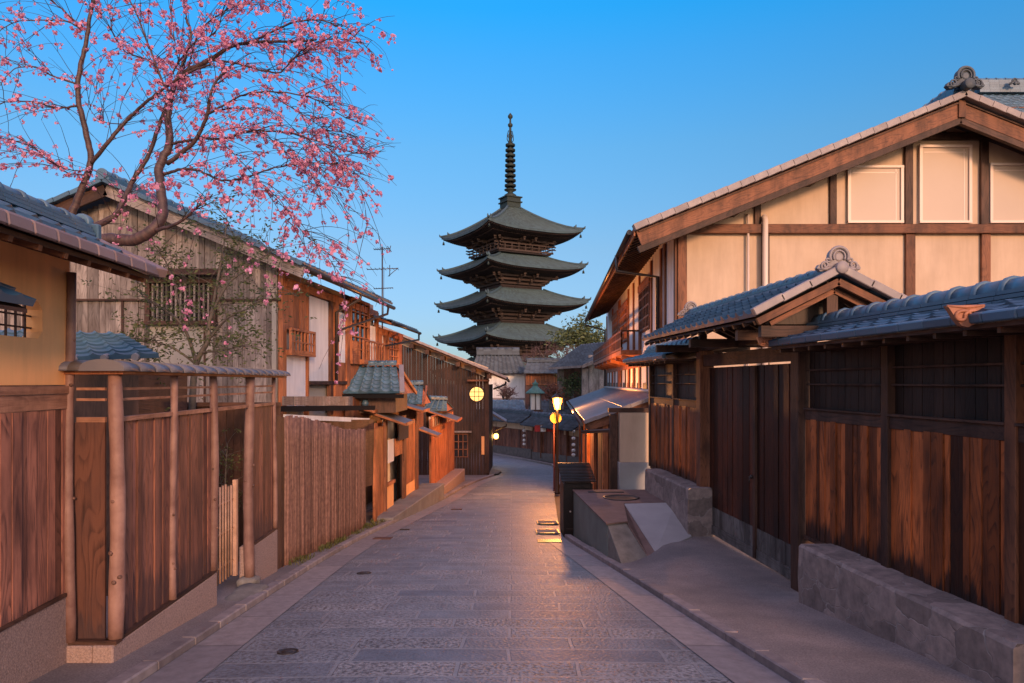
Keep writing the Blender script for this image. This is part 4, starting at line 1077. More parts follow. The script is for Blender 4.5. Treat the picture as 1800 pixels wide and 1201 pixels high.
er3 = thing('entrance_roof', 'smallest tiled roof at the far end of the shop fronts', 'roof', (-2.6, 26, g(26)), 'small tiled entrance roofs')
e0, e1, r0, r1 = P(742,722,24.2), P(786,721,24.6), P(756,703,25.4), P(785,704,25.9)
b0, b1 = gable_roof(er3, e0, e1, r0, r1)
mb = MB(); mb.prism([e1+V(-.02,.05,-.05), b1+V(-.02,-.05,-.05), r1+V(-.05,0,-.05)], (-.06,0,0)); build('gable_board', mb, M['orange_wood'], er3)
mb = MB(); mb.prism([e0+V(.1,.3,-.7), e1+V(-.2,.3,-.7), e1+V(-.2,.3,-.05), e0+V(.1,.3,-.05)], (0,1.6,0)); build('wall', mb, M['beam'], er3)
# thin sheet-metal canopies
def canopy(px, py, Y, w_, l_, drop, label, zrot=0):
    c = P(px, py, Y); t_ = thing('canopy', label, 'canopy', tuple(c), 'sheet canopies over the shop doors')
    d = V(math.cos(zrot), math.sin(zrot), 0); s_ = V(-d.y, d.x, 0)
    mb = MB(); mb.box(c, d*w_/2+V(0,0,-drop/2), s_*l_/2, (0,0,.015)); build('roof_sheet', mb, M['seam_metal'], t_)
    mb = MB(); mb.bar(c+d*w_/2+V(0,0,-drop/2)-s_*l_/2, c+d*w_/2+V(0,0,-drop/2)+s_*l_/2, .04, .07); mb.bar(c-s_*l_/2*1.0-d*w_/2+V(0,0,drop/2-.02), c-s_*l_/2+d*w_/2+V(0,0,-drop/2-.02), .05, .05); build('edge_board', mb, M['orange_wood'], t_)
    mb = MB()
    for k in (-.35, .35): mb.cut(); mb.bar(c+s_*l_*k-d*w_*.5+V(0,0,drop/2-.06), c+s_*l_*k+d*w_*.4+V(0,0,-drop*.4-.05), .05, .05)
    build('rafter', mb, M['beam'], t_)
canopy(686,731,17.6,1.0,1.3,.34,'dark sheet canopy right above the navy curtain')
canopy(634,714,17.0,.8,.7,.22,'leftmost small sheet canopy below the entrance roof')
canopy(676,710,18.2,.8,1.1,.22,'sheet canopy tucked under the blue entrance roof')
canopy(722,713,20.2,.9,1.2,.26,'grey sheet canopy in front of the second tiled roof')
canopy(778,727,25.0,1.2,2.0,.42,'sheet canopy over the white lattice at the far end')
canopy(753,757,22.0,.75,.9,.28,'low sheet canopy over the dark doorway')
mb = MB(); c_ = P(642,709,16.7); mb.lathe(c_, [(.0,-.09),(.07,-.06),(.085,0),(.06,.07),(.0,.09)], 12)
tag(build('round_end_tile', mb, M['tile_cap'], loc=tuple(c_)), 'round grey tile end between the gutter and the small canopies', 'tile')

# ---- dark gable house with the round window
dh = thing('dark_house', 'dark board clad house with round lit window and pale strip under its sloping roof', 'house', (-2.5, 33, g(31)))
Yd = 30.5
mb = MB()
x0, x1 = P(690,0,Yd).x, P(859,0,Yd).x
ft = lambda t: lerp(P(0,600,Yd).z, P(0,665,Yd).z, t)
boards(mb, x0, Yd, x1, Yd, lambda t: g(Yd)-.3, ft, 34, th=.04, jit=.2, prot=.02)
build('board_wall', mb, M['house_board'], dh)
mb = MB(); boards(mb, x1, Yd, x1, Yd+6, g(Yd)-.5, -.1, 24, th=.04); build('board_wall', mb, M['house_board'], dh)
mb = MB(); mb.prism([P(700,588,Yd), P(858,646,Yd), P(858,664,Yd), P(700,604,Yd)], (0,.2,0)); build('plaster_strip', mb, M['plaster_peach'], dh)
mb = MB(); mb.bar(P(859,832,Yd-.02)+V(-.08,0,0), P(859,650,Yd-.02)+V(-.08,0,0), .18, .1, (0,1,0)); build('corner_post', mb, M['beam_dark'], dh)
ra, rb = P(640,562,Yd-.7), P(889,664,Yd-.7)
mb = MB(); mb.hexa([ra+V(0,0,-.12), rb+V(0,0,-.12), rb+V(0,7.5,-.12), ra+V(0,7.5,-.12), ra+V(0,0,-.02), rb+V(0,0,-.02), rb+V(0,7.5,-.02), ra+V(0,7.5,-.02)]); build('roof_boards', mb, M['beam_dark'], dh)
tiled_slope('tiled_roof', rb+V(.05,7.5,0), rb+V(.05,-.05,0), ra+V(0,-.05,0), ra+V(0,7.5,0), dh, M['tile'], tw=.28, tl=.26, S=4)
verge('verge_tiles', rb+V(.04,-.05,-.01), ra+V(0,-.05,-.01), dh, M['tile_pink_lit'], .16, .1, 22)
mb = MB()
for k in range(6): c_ = P(725+k*27, 609+k*10.6, Yd-.3); mb.cut(); mb.box(c_, (.09,0,0), (0,.35,0), (0,0,.09))
build('purlin', mb, M['beam_dark'], dh)
mb = MB(); mb.tube([rb+V(.1,-.1,-.1), rb+V(.1,7.5,-.15)], .06, 8); mb.tube([P(889,672,Yd-.5), P(888,676,Yd-.4), P(868,684,Yd+.3)], .04, 7); build('gutter', mb, M['metal_dark'], dh)
c_ = P(838,693,Yd-.045); rad = .325
mb = MB(); mb.tube([c_+V(0,.05,0), c_+V(0,-.005,0)], rad, 32, smooth=False); rw = build('round_window', mb, M['lit_paper'], dh); OFF[rw.name] = OFF[dh.name]
mb = MB(); mb.tube([c_+V(rad*math.cos(a/16*math.pi), -.02, rad*math.sin(a/16*math.pi)) for a in range(33)], .025, 6); build('frame', mb, M['beam_dark'], rw)
mb = MB()
for q_ in (-.3,.28): mb.bar(c_+V(rad*q_,-.035,-rad*.95), c_+V(rad*q_,-.035,rad*.95), .022, .022, (0,1,0))
for q_ in (-.28,.3): mb.bar(c_+V(-rad*.95,-.04,rad*q_), c_+V(rad*.95,-.04,rad*q_), .022, .022)
build('bars', mb, M['beam_dark'], rw)
mb = MB(); mb.bar(P(822,669,Yd-.2), P(860,669,Yd-.2), .4, .07); build('window_hood', mb, M['beam'], dh)
w0, w1 = P(798,763,Yd-.03), P(822,803,Yd-.03)
mb = MB(); mb.abox(w0.x,w1.x,Yd-.06,Yd-.04,w1.z,w0.z); wn = build('window', mb, M['glass'], dh); OFF[wn.name] = OFF[dh.name]
mb = MB()
for k in range(4): x = lerp(w0.x,w1.x,k/3); mb.bar((x,Yd-.09,w1.z),(x,Yd-.09,w0.z),.04,.03,(0,1,0))
for k in range(4): z = lerp(w1.z,w0.z,k/3); mb.bar((w0.x-.03,Yd-.1,z),(w1.x+.03,Yd-.1,z),.03,.035)
build('frame', mb, M['beam'], wn)
mb = MB(); mb.bar(P(795,759,Yd-.15), P(829,759,Yd-.15), .25, .06); build('window_hood', mb, M['grey_wood'], dh)
mb = MB(); mb.abox(P(846.5,0,Yd).x,P(851.5,0,Yd).x,Yd-.07,Yd-.045,P(0,799,Yd).z,P(0,767,Yd).z); build('sign_board', mb, M['plaster_orange'], dh)
# lit lantern under a small canopy on its street side
lc = P(872,767,36.5); ln = thing('hanging_lantern', 'small glowing yellow lantern hanging beside the dark house', 'lantern', tuple(lc))
mb = MB(); mb.lathe(lc, [(.02,-.14),(.10,-.11),(.13,0),(.10,.11),(.02,.14)], 14); build('lantern_body', mb, M['lit_bulb'], ln)
mb = MB(); mb.tube([lc+V(0,0,.13), lc+V(0,0,.7)], .01, 5); build('cord', mb, M['metal_dark'], ln)
ld = bpy.data.lights.new('lantern_light', 'POINT'); lo = bpy.data.objects.new('lantern_light', ld); COL.objects.link(lo); lo.parent = ln; lo.location = (0,-.3,0); ld.energy = 22; ld.color = (1,.6,.22); ld.shadow_soft_size = .12
cn = thing('porch_canopy', 'small tin porch canopy with dark gutter just right of the dark house', 'canopy', tuple(P(876,737,36.5)))
mb = MB(); mb.prism([P(861,724,36), P(890,741,36), P(890,744,36), P(861,728,36)], (0,2,0)); build('roof_sheet', mb, M['tile_pink_lit'], cn)
mb = MB(); mb.bar(P(863,735,36.1), P(863,832,36.1), .12, .12, (0,1,0)); mb.tube([P(890,745,36),P(890,749,36),P(870,757,36.4)], .04, 6); build('post', mb, M['beam_dark'], cn)
# ================================================================== RIGHT SIDE
def WY(px): return 4.143/(.08+(px-CX)/F)
def stonewall_mat():
    m, t, b = nodes('stone_facing')
    tc = N(t, 'ShaderNodeTexCoord'); mp = N(t, 'ShaderNodeMapping'); mp.inputs['Scale'].default_value = (2.6, 2.6, 3.0); t.links.new(tc.outputs['Object'], mp.inputs[0])
    wn = N(t, 'ShaderNodeTexNoise', i_Scale=2.0); t.links.new(mp.outputs[0], wn.inputs['Vector'])
    wv = N(t, 'ShaderNodeVectorMath', operation='SCALE'); wv.inputs['Scale'].default_value = .5; t.links.new(wn.outputs['Color'], wv.inputs[0])
    wa = N(t, 'ShaderNodeVectorMath', operation='ADD'); t.links.new(mp.outputs[0], wa.inputs[0]); t.links.new(wv.outputs[0], wa.inputs[1])
    v1 = N(t, 'ShaderNodeTexVoronoi', i_Scale=1.15); v1.feature = 'DISTANCE_TO_EDGE'; t.links.new(wa.outputs[0], v1.inputs['Vector'])
    v2 = N(t, 'ShaderNodeTexVoronoi', i_Scale=1.15); t.links.new(wa.outputs[0], v2.inputs['Vector'])
    n = N(t, 'ShaderNodeTexNoise', i_Scale=9.0, i_Detail=7.0, i_Roughness=.65); t.links.new(tc.outputs['Object'], n.inputs['Vector'])
    c = mixc(t, ramp(t, n.outputs['Fac'], [(.3, 0), (.7, 1)]), (.29,.23,.205), (.14,.115,.105))
    sep = N(t, 'ShaderNodeSeparateColor'); t.links.new(v2.outputs['Color'], sep.inputs[0])
    c = mixc(t, 1.0, c, ramp(t, sep.outputs[0], [(0, .7), (1, 1.25)]), 'MULTIPLY')
    e = ramp(t, v1.outputs['Distance'], [(.008, 1), (.02, 0)])
    n3 = N(t, 'ShaderNodeTexNoise', i_Scale=3.0); t.links.new(tc.outputs['Object'], n3.inputs['Vector'])
    c = mixc(t, math_(t, 'MULTIPLY', e, ramp(t, n3.outputs['Fac'], [(.4, .05), (.6, .9)])), c, (.26,.235,.22))
    t.links.new(c, b.inputs['Base Color']); b.inputs['Roughness'].default_value = .85
    h = math_(t, 'ADD', ramp(t, v1.outputs['Distance'], [(0, 0), (.022, 1)]), math_(t, 'MULTIPLY', n.outputs['Fac'], .8))
    bump(t, b, h, .5, .010)
    return m
M['stone_facing'] = stonewall_mat()
def wseg(mb, y0, y1, z0, z1, o0, o1, r=None):
    """slab parallel to the street wall; offsets measured towards the street"""
    f = lambda y, o: WX(y)-o
    mb.hexa([(f(y0,o1),y0,z0),(f(y0,o0),y0,z0),(f(y1,o0),y1,z0),(f(y1,o1),y1,z0),(f(y0,o1),y0,z1),(f(y0,o0),y0,z1),(f(y1,o0),y1,z1),(f(y1,o1),y1,z1)], r)
def wboards(mb, y0, y1, z0, z1, n, o=0.0, **k):
    boards(mb, WX(y0)-o, y0, WX(y1)-o, y1, z0, z1, n, nside=-1, **k)
def board_wall(root, spans, posts, zb):
    for (a, b_, n) in spans:
        mb = MB(); wboards(mb, a, b_, zb, -.43, n, .012, th=.03, jit=.45, prot=.016); build('board_panel', mb, M['dark_wood'], root)
        mb = MB(); wboards(mb, a, b_, -.31, .42, n-2, -.03, th=.02, jit=.2, prot=.004); build('upper_panel', mb, M['charred'], root)
    mb = MB()
    for (a, b_, n) in spans:
        wseg(mb, a, b_, .13, .15, -.03, .012); wseg(mb, a, b_, -.035, -.015, -.03, .012)
        wseg(mb, a, b_, -.322, -.30, -.03, .055); wseg(mb, a, b_, -.44, -.323, -.03, .03)
    build('rail', mb, M['beam_dark'], root, bevel=.003)
    for y in posts:
        mb = MB(); wseg(mb, y-.055, y+.055, zb-.02, .42, -.06, .05); build('post', mb, M['beam'] if y < 5.5 else M['beam_dark'], root, bevel=.006)  # nearest post lighter: the light on it put into its wood colour
    mb = MB()
    for (a, b_, n) in spans: wseg(mb, a, b_, zb-.05, zb-.003, -.06, .045)
    build('sill', mb, M['beam_dark'], root)
def wall_roof(root, ya, yb, ends=()):
    o = .55
    tiled_slope('tiled_roof', (WX(ya)-o,ya,.47), (WX(yb)-o,yb,.47), (WX(yb)-.03,yb,.60), (WX(ya)-.03,ya,.60), root, M['tile'], tw=.26, tl=.20, amp=.014, lip=.02)
    tiled_slope('tiled_roof', (WX(yb)+o,yb,.47), (WX(ya)+o,ya,.47), (WX(ya)+.03,ya,.60), (WX(yb)+.03,yb,.60), root, M['tile'], tw=.3, tl=.3, amp=.014, S=4, lip=.02)
    mb = MB(); n = max(2, round((yb-ya)/.31))
    for i in range(n):
        a, b_ = lerp(ya,yb,i/n), lerp(ya,yb,(i+1)/n); r = random.random()
        f = lambda y, q: WX(y)-q
        mb.hexa([(f(a,o+.035),a+.004,.405),(f(a,o-.02),a+.004,.405),(f(b_,o-.02),b_-.004,.405),(f(b_,o+.035),b_-.004,.405),
                 (f(a,o+.045),a+.004,.468),(f(a,o-.03),a+.004,.498),(f(b_,o-.03),b_-.004,.498),(f(b_,o+.045),b_-.004,.468)], r)
        pass
    build('eave_tiles', mb, M['tile'], root, bevel=.008)
    mb = MB()
    mb.hexa([(WX(ya)-o+.02,ya,.37),(WX(ya)+o-.02,ya,.37),(WX(yb)+o-.02,yb,.37),(WX(yb)-o+.02,yb,.37),(WX(ya)-o+.02,ya,.40),(WX(ya)+o-.02,ya,.40),(WX(yb)+o-.02,yb,.40),(WX(yb)-o+.02,yb,.40)])
    build('soffit', mb, M['beam_dark'], root)
    mb = MB()
    k = ya+.15
    while k < yb: mb.bar((WX(k)-o+.04,k,.35),(WX(k),k,.36),.04,.04); k += .32
    build('rafters', mb, M['beam_dark'], root)
    ridge('ridge', (WX(ya),ya,.565), (WX(yb),yb,.565), root, M['tile_cap'], r=.098, seg=.285, courses=3, cw=.34, ch=.037)
def stone_base(root, ya, yb, zt, zin, fo=.40):
    mb = MB(); f = lambda y, o: WX(y)-o
    n = int((yb-ya)/.08)
    def wob(y, z): return .013*(noise.noise((y*2.1, z*2.3, 3.7))+.5*noise.noise((y*5, z*5, 1.0)))
    P0 = lambda y, t: (.40+wob(y, t)) if t < 1 else .36
    def front(u, v):
        y = lerp(ya, yb, u); zl = ap_z(y)-.25; z = lerp(zl, zt-.03, v)
        return (f(y, fo+wob(y, z)), y, z)
    def top(u, v):
        y = lerp(ya, yb, u); e = fo-.025+wob(y, zt)
        if v < .1: return front(u, 1)
        return (f(y, lerp(e, -.1, (v-.1)/.9)), y, zt+wob(y+4, 0)*.5)
    mb.grid(front, n, 10, (1,1)); mb.grid(top, n, 10, (1,1))
    for y in (ya, yb):
        def end(u, v, y=y):
            z = lerp(ap_z(y)-.25, zt-.03, v) if v < 1 else zt; o = lerp(fo+wob(y, min(z, zt-.03)), -.1, u)
            if v == 1: z = zt-.03*(1-min(1, u*8)); 
            return (f(y, o), y+(.0 if 0 < 1 else 0), z)
        mb.grid(end, 8, 6, (1,1))
    return build('stone_base', mb, M['stone_facing'], root)
nw = thing('board_wall', 'dark reddish board wall at right on polygonal stone base with tiled coping, nearest the camera', 'wall', (WX(6.5), 6.5, g(6.5)), 'dark board walls along the right side')
board_wall(nw, [(3.2,5.2,15),(5.3,6.74,13),(6.84,8.36,14)], [5.25,6.79], -1.79)
wall_roof(nw, 3.0, 8.12)
stone_base(nw, 4.77, 7.75, -1.76, -1.80)
mb = MB(); wseg(mb, 2.0, 4.76, -2.4, -1.83, -.1, .2); build('low_base', mb, M['concrete'], nw)
fw = thing('board_wall', 'short dark board wall beyond the gate on grey stone base beside the pillar', 'wall', (WX(13.5), 13.5, g(13.5)), 'dark board walls along the right side')
board_wall(fw, [(12.05,13.35,8),(13.45,14.95,8)], [13.4,15.0], -1.75)
wall_roof(fw, 12.2, 15.1)
stone_base(fw, 11.6, 14.25, -1.73, -1.75, .34)
def terracotta(c, w_, h, root, right=V(1,0,0), fw_=V(0,-1,0)):
    mb = MB(); q = lambda x, z, f=0: c+right*x*w_+V(0,0,z*h)+fw_*f
    mb.prism([q(-.5,.5),q(.5,.55),q(.45,.2),(q(.35,-.25)),q(.05,-.5),q(-.12,-.42),q(-.28,-.1),q(-.38,.2)], fw_*.05)
    for sg, x0, z0, r0 in ((1,-.12,-.02,.26),(-1,.18,.0,.24)):
        mb.tube([q(x0+sg*(r0-r0*.8*k/16)*math.cos(4.4*k/10), z0+(r0-r0*.8*k/16)*1.3*math.sin(4.4*k/10), .055) for k in range(17)], .05*w_, 6)
    mb.tube([q(-.5,.48,.04), q(0,.43,.055), q(.5,.5,.04)], .07*h, 6)
    build('carved_end_tile', mb, M['terracotta'], root)
M['terracotta'] = plain('carved_tile', (.42,.17,.09), .6, .15, 6, .2)
terracotta(V(WX(5.0)-.60, 4.97, .455), .26, .15, nw)
terracotta(V(WX(8.15)-.60, 8.12, .45), .20, .11, nw, V(-1,0,0))

# ---- gate
gt = thing('gate', 'large dark double wooden gate under its own tiled gable roof', 'gate', (WX(10), 10, ap_z(10)))
gy0, gy1, gm_ = 8.62, 11.72, 9.92
for (a, b_) in ((gy0, gm_-.012), (gm_+.012, gy1)):
    mb = MB(); wboards(mb, a, b_, -2.03, .235, 9, -.06, th=.03, jit=.15, prot=.008); d = build('gate_leaf', mb, M['gate_wood'], gt)
    mb = MB(); wboards(mb, a, b_, -2.32, -2.035, 9, -.058, th=.03, jit=.1, prot=.004); wseg(mb, a, b_, -2.47, -2.325, -.095, -.04); k_ = build('kick_board', mb, M['grey_kick'], d); OFF[k_.name] = OFF[gt.name]
mb = MB(); wseg(mb, gm_-.035, gm_+.035, -2.45, .23, -.06, -.02); build('meeting_stile', mb, M['beam_dark'], gt)
mb = MB(); c_ = V(WX(gm_)+.0, gm_, -1.32); mb.lathe(c_, [(.03,0),(.03,.02),(.012,.03),(.01,.045)], 10, ax=(-1,0,0)); mb.tube([c_+V(-.03,0,0), c_+V(-.04,.0,-.05), c_+V(-.03,0,-.08)], .008, 6); build('lock', mb, M['gutter'], gt)
for y, mm in ((11.86,'beam'),(8.50,'beam_dark')):  # far post in lighter wood: the light on it put into the colour
    mb = MB(); wseg(mb, y-.10, y+.10, -2.55, .6, -.14, .09); build('post', mb, M[mm], gt, bevel=.01)
mb = MB(); wseg(mb, gy0-.2, gy1+.3, .265, .45, -.12, .04); wseg(mb, gy0-.5, gy1+.5, .52, .64, -.12, .10); build('lintel', mb, M['beam_dark'], gt)
mb = MB()
for y in (7.85, 8.5, 10.2, 11.9):
    mb.cut()
    mb.bar((WX(y)-.78,y,.56),(WX(y)+.78,y,.56),.10,.12); mb.bar((WX(y),y,.6),(WX(y),y,1.1),.12,.10,(0,1,0))
build('cross_beam', mb, M['beam_dark'], gt)  # dark timber colour carries the shade under the gate roof
mb = MB(); mb.prism([(WX(8.1)-.62,8.1,.66),(WX(8.1)+.62,8.1,.66),(WX(8.1)+.1,8.1,1.02),(WX(8.1)-.1,8.1,1.02)], (0,.03,0)); build('gable_shade_panel', mb, M['charred'], gt)  # dark sheet added in place of the shade under the gable
ry0, ry1 = 7.68, 12.35; zr, ze, ov = 1.16, .74, .9
tiled_slope('tiled_roof', (WX(ry0)-ov,ry0,ze), (WX(ry1)-ov,ry1,ze), (WX(ry1)-.04,ry1,zr), (WX(ry0)-.04,ry0,zr), gt, M['tile'], tw=.225, tl=.2, amp=.045, step=.024, S=8, lip=.03)
tiled_slope('tiled_roof', (WX(ry1)+ov,ry1,ze), (WX(ry0)+ov,ry0,ze), (WX(ry0)+.04,ry0,zr), (WX(ry1)+.04,ry1,zr), gt, M['tile'], tw=.225, tl=.2, amp=.034, lip=.03)
ridge('ridge', (WX(7.75),7.75,zr-.01), (WX(12.5),12.5,zr-.01), gt, M['tile_cap'], r=.068, seg=.26, courses=2, cw=.24, ch=.035)
mb = MB()
for sg in (-1, 1):
    mb.hexa([(WX(ry0)+sg*(ov-.06),ry0+.02,ze-.07),(WX(ry1)+sg*(ov-.06),ry1-.02,ze-.07),(WX(ry1),ry1-.02,zr-.07),(WX(ry0),ry0+.02,zr-.07),(WX(ry0)+sg*(ov-.06),ry0+.02,ze-.04),(WX(ry1)+sg*(ov-.06),ry1-.02,ze-.04),(WX(ry1),ry1-.02,zr-.04),(WX(ry0),ry0+.02,zr-.04)])
build('soffit', mb, M['beam_dark'], gt)
mb = MB(); k = ry0+.15
while k < ry1:
    for sg in (-1,1): mb.bar((WX(k)+sg*(ov-.05),k,ze-.09),(WX(k),k,zr-.09),.045,.05)
    k += .3
build('rafters', mb, M['beam_dark'], gt)
for sg in (-1, 1):
    verge('verge_tiles', (WX(ry0)+sg*(ov+.03),ry0-.03,ze+.015), (WX(ry0)+sg*.04,ry0-.03,zr+.03), gt, M['tile_pink_lit'], .10, .085, 3)
    mb = MB(); mb.bar((WX(ry0)+sg*(ov-.03),ry0+.02,ze-.085),(WX(ry0)-sg*.0,ry0+.02,zr-.075),.05,.075); mb.bar((WX(ry0)+sg*(ov-.2),ry0+.12,ze-.10),(WX(ry0),ry0+.12,zr-.16),.04,.05)
    build('bargeboard', mb, M['beam'], gt)
oni((WX(7.7),7.70,zr+.06), (1,0,0), (0,-1,0), .25, gt, M['tile_pink_lit'])
oni((WX(12.5),12.52,zr+.02), (1,0,0), (0,-1,0), .24, gt, M['tile_pink_lit'])

# ---- concrete block with inspection cover between gate and cabinet
cb = thing('concrete_block', 'low concrete block with reddish paved top between cabinet and gate', 'concrete block', (1.9, 12.6, g(12.6)))
zt = -2.17
mb = MB(); low = g(12)-.5
top_ = [(1.24,14.35),(1.47,10.95),(1.80,11.12),(2.0,12.75),(2.98,12.9),(2.98,14.35)]
mb.prism([V(x,y,low) for x, y in top_], (0,0,zt-low-.03)); build('block', mb, M['block_green'], cb, bevel=.01)
mb = MB(); mb.prism([V(x,y,zt-.028) for x, y in [(1.22,14.37),(1.45,10.92),(1.81,11.10),(2.01,12.74),(2.985,12.88),(2.985,14.37)]], (0,0,.03)); build('paved_top', mb, M['paving_red'], cb, bevel=.006)
def wedge(name, tops, mat, lo=.0, bv=.008):
    mb = MB(); mb.hexa([(x,y,low-lo) for x, y, z in tops]+[(x,y,z) for x, y, z in tops]); build(name, mb, mat, cb, bevel=bv)
wedge('rough_face', [(1.60,10.22,-2.68),(2.02,10.60,-2.60),(1.79,11.11,zt-.035),(1.475,10.945,zt-.035)], M['rock'])
wedge('paved_edge', [(2.02,10.60,-2.595),(2.17,10.72,-2.575),(2.0,12.73,zt-.002),(1.795,11.12,zt-.01)], M['paving_red'])
wedge('ramp_slab', [(2.17,10.72,-2.57),(2.92,11.55,-2.50),(2.98,12.89,zt-.004),(2.01,12.74,zt-.004)], M['concrete_pale'])
mb = MB(); mb.lathe((2.05,13.35,zt+.001), [(.05,0),(.34,0),(.34,.012),(.30,.012),(.29,.006),(.1,.008)], 28); build('manhole_cover', mb, M['cover'], cb)
mb = MB(); mb.abox(1.5,2.2,13.97,14.06,zt+.001,zt+.014); build('drain_slot', mb, M['cover'], cb)

# ---- slatted cabinet
cbn = thing('slatted_cabinet', 'dark brown wooden cabinet with slatted sloping lid beside the road', 'cabinet', (1.33, 15, g(15)))
x0, x1, y0, y1, zb, zt_ = 1.05, 1.62, 14.42, 15.55, g(15)-.1, -2.05
mb = MB(); mb.abox(x0,x1,y0,y1,zb,zt_); build('body', mb, M['charred'], cbn, bevel=.01)
mb = MB()
for xx in (x0+.02, x1-.02):
    mb.bar((xx,y0-.014,zb),(xx,y0-.014,zt_-.01),.06,.025,(0,1,0))
mb.bar((x0,y0-.012,zt_-.06),(x1,y0-.012,zt_-.06),.02,.05); mb.bar((x0,y0-.012,zb+.28),(x1,y0-.012,zb+.28),.02,.04)
build('frame', mb, M['charred'], cbn)
mb = MB(); mb.lathe((x0+.13,y0-.012,-2.62), [(.018,0),(.018,.02),(.012,.025)], 10, ax=(0,-1,0)); build('lock', mb, M['pipe_white'], cbn)
mb = MB(); n = 13
for i in range(n):
    y = lerp(y0-.06,y1+.05,i/(n-1)); z = zt_+.05+.22*i/(n-1)
    mb.bar((x0-.05,y,z),(x1+.08,y,z),.055,.022)
build('slatted_lid', mb, M['charred'], cbn)
mb = MB(); mb.hexa([(x0+.02,y0,zt_),(x1-.02,y0,zt_),(x1-.02,y1,zt_),(x0+.02,y1,zt_),(x0+.02,y0,zt_+.03),(x1-.02,y0,zt_+.03),(x1-.02,y1,zt_+.24),(x0+.02,y1,zt_+.24)]); build('lid_core', mb, M['charred'], cbn)

# ---- big two-storey house
HX = lambda y: 2.595+.059*y
def HYp(px): return 2.595/((px-CX)/F-.059)
bh = thing('merchant_house', 'large two storey house with peach plaster gable, dark timbers and tiled roof at right', 'house', (6, 16, g(16)))
WYg = 15.0; RY = 14.25
apx = P(1690,172,RY); eav = P(1118,402,RY); slope = (apx.z-eav.z)/(apx.x-eav.x)
def rz(x): return apx.z-abs(x-apx.x)*slope
xw0 = HX(WYg); xw1 = 13.6
mb = MB(); mb.prism([(xw0,WYg,g(15)-.5),(xw1,WYg,g(15)-.5),(xw1,WYg,rz(xw1)-.2),(apx.x,WYg,apx.z-.2),(xw0,WYg,rz(xw0)-.2)], (0,.15,0)); build('gable_wall', mb, M['plaster_peach'], bh)
def gb_(name, pxa, pya, pxb, pyb, mat, yo=-.05, th=.08, group=None):
    a, b_ = P(pxa,pya,WYg+yo), P(pxb,pyb,WYg+yo); mb = MB()
    mb.abox(min(a.x,b_.x), max(a.x,b_.x), WYg+yo-th/2, WYg+yo+th/2, min(a.z,b_.z), max(a.z,b_.z)); return build(name, mb, mat, bh, bevel=.008)
gb_('tie_beam', 1195,395,2000,411, M['beam'], -.07, .14)
gb_('tie_beam', 1585,234,1745,246, M['beam_dark'], -.05, .10)
for (pa, pb_, ya_, yb_, mm, yo) in ((1191,1207,412,1000,'beam',-.05),(1326,1337,350,395,'beam_dark',-.03),(1458,1470,296,395,'beam_dark',-.03),(1590,1604,246,395,'beam_dark',-.045),(1723,1737,246,395,'beam_dark',-.045),
        (1339,1352,412,700,'beam_dark',-.03),(1591,1608,411.5,700,'beam',-.04),(1724,1740,411.5,700,'beam',-.04),(1652,1662,205,234,'beam_dark',-.04),(1191,1200,395,412,'beam',-.03),(1860,1875,330,395,'beam_dark',-.03),(1870,1886,411.5,700,'beam',-.04)):
    gb_('post', pa, ya_, pb_, yb_, M[mm], yo, .07)
for (a, b_, t0, t1) in ((1493,1586,293,390),(1619,1706,257,390),(1743,1835,289,390)):
    f = gb_('blind_window', a, t0, b_, t1, M['panel'], -.02, .05); OFF[f.name] = OFF[bh.name]
    mb = MB(); A, B = P(a,t0,WYg-.07), P(b_,t1,WYg-.07)
    for (xa, za, xb, zb_) in ((A.x,A.z,B.x,A.z),(A.x,B.z,B.x,B.z)): mb.bar((xa-.03,A.y+.01,za),(xb+.03,A.y+.01,zb_),.06,.05)
    for xa in (A.x, B.x): mb.bar((xa,A.y+.012,B.z),(xa,A.y+.012,A.z),.06,.05,(0,1,0))
    mb.bar((A.x+.08,A.y+.03,A.z-.12),(B.x-.08,A.y+.03,A.z-.12),.02,.02); mb.bar((B.x-.12,A.y+.03,B.z+.03),(B.x-.12,A.y+.03,A.z-.05),.02,.02,(0,1,0))
    build('frame', mb, M['pipe_white'], f)
mb = MB(); c_ = P(1315,0,WYg-.1); mb.tube([(c_.x,c_.y+.08,P(0,378,15).z),(c_.x,c_.y,P(0,380,15).z),(c_.x,c_.y,g(15))],.026,10); build('vent_pipe', mb, M['pipe_white'], bh)
mb = MB(); c_ = P(1345,0,WYg-.17); mb.tube([(c_.x,c_.y+.16,P(0,386,15).z),(c_.x,c_.y+.04,P(0,384,15).z),(c_.x,c_.y,P(0,390,15).z),(c_.x,c_.y,g(15))],.06,12); build('vent_pipe', mb, M['pipe_white'], bh)
for z in (395, 520):
    pass
# roof
yE = 34.1; exE = 1.616+.059*yE
rix = apx.x+.059*(yE-RY)
tiled_slope('tiled_roof', (eav.x,RY-.05,eav.z+.02), (exE,yE,eav.z+.02), (rix,yE,apx.z+.02), (apx.x,RY-.05,apx.z+.02), bh, M['tile'], tw=.29, tl=.28, amp=.03, S=5)
tiled_slope('tiled_roof', (16.0,yE,rz(16.0)+.02), (15.5,RY-.05,rz(15.5)+.02), (apx.x,RY-.05,apx.z+.02), (rix,yE,apx.z+.02), bh, M['tile'], tw=.32, tl=.32, amp=.03, S=4)
verge('verge_tiles', (eav.x-.05,RY-.06,eav.z+.0), (apx.x,RY-.06,apx.z+.03), bh, M['tile_pink_lit'], .2, .13, 25)
verge('verge_tiles', (15.5,RY-.06,rz(15.5)+.01), (apx.x,RY-.06,apx.z+.03), bh, M['tile_pink_lit'], .2, .13, 24)
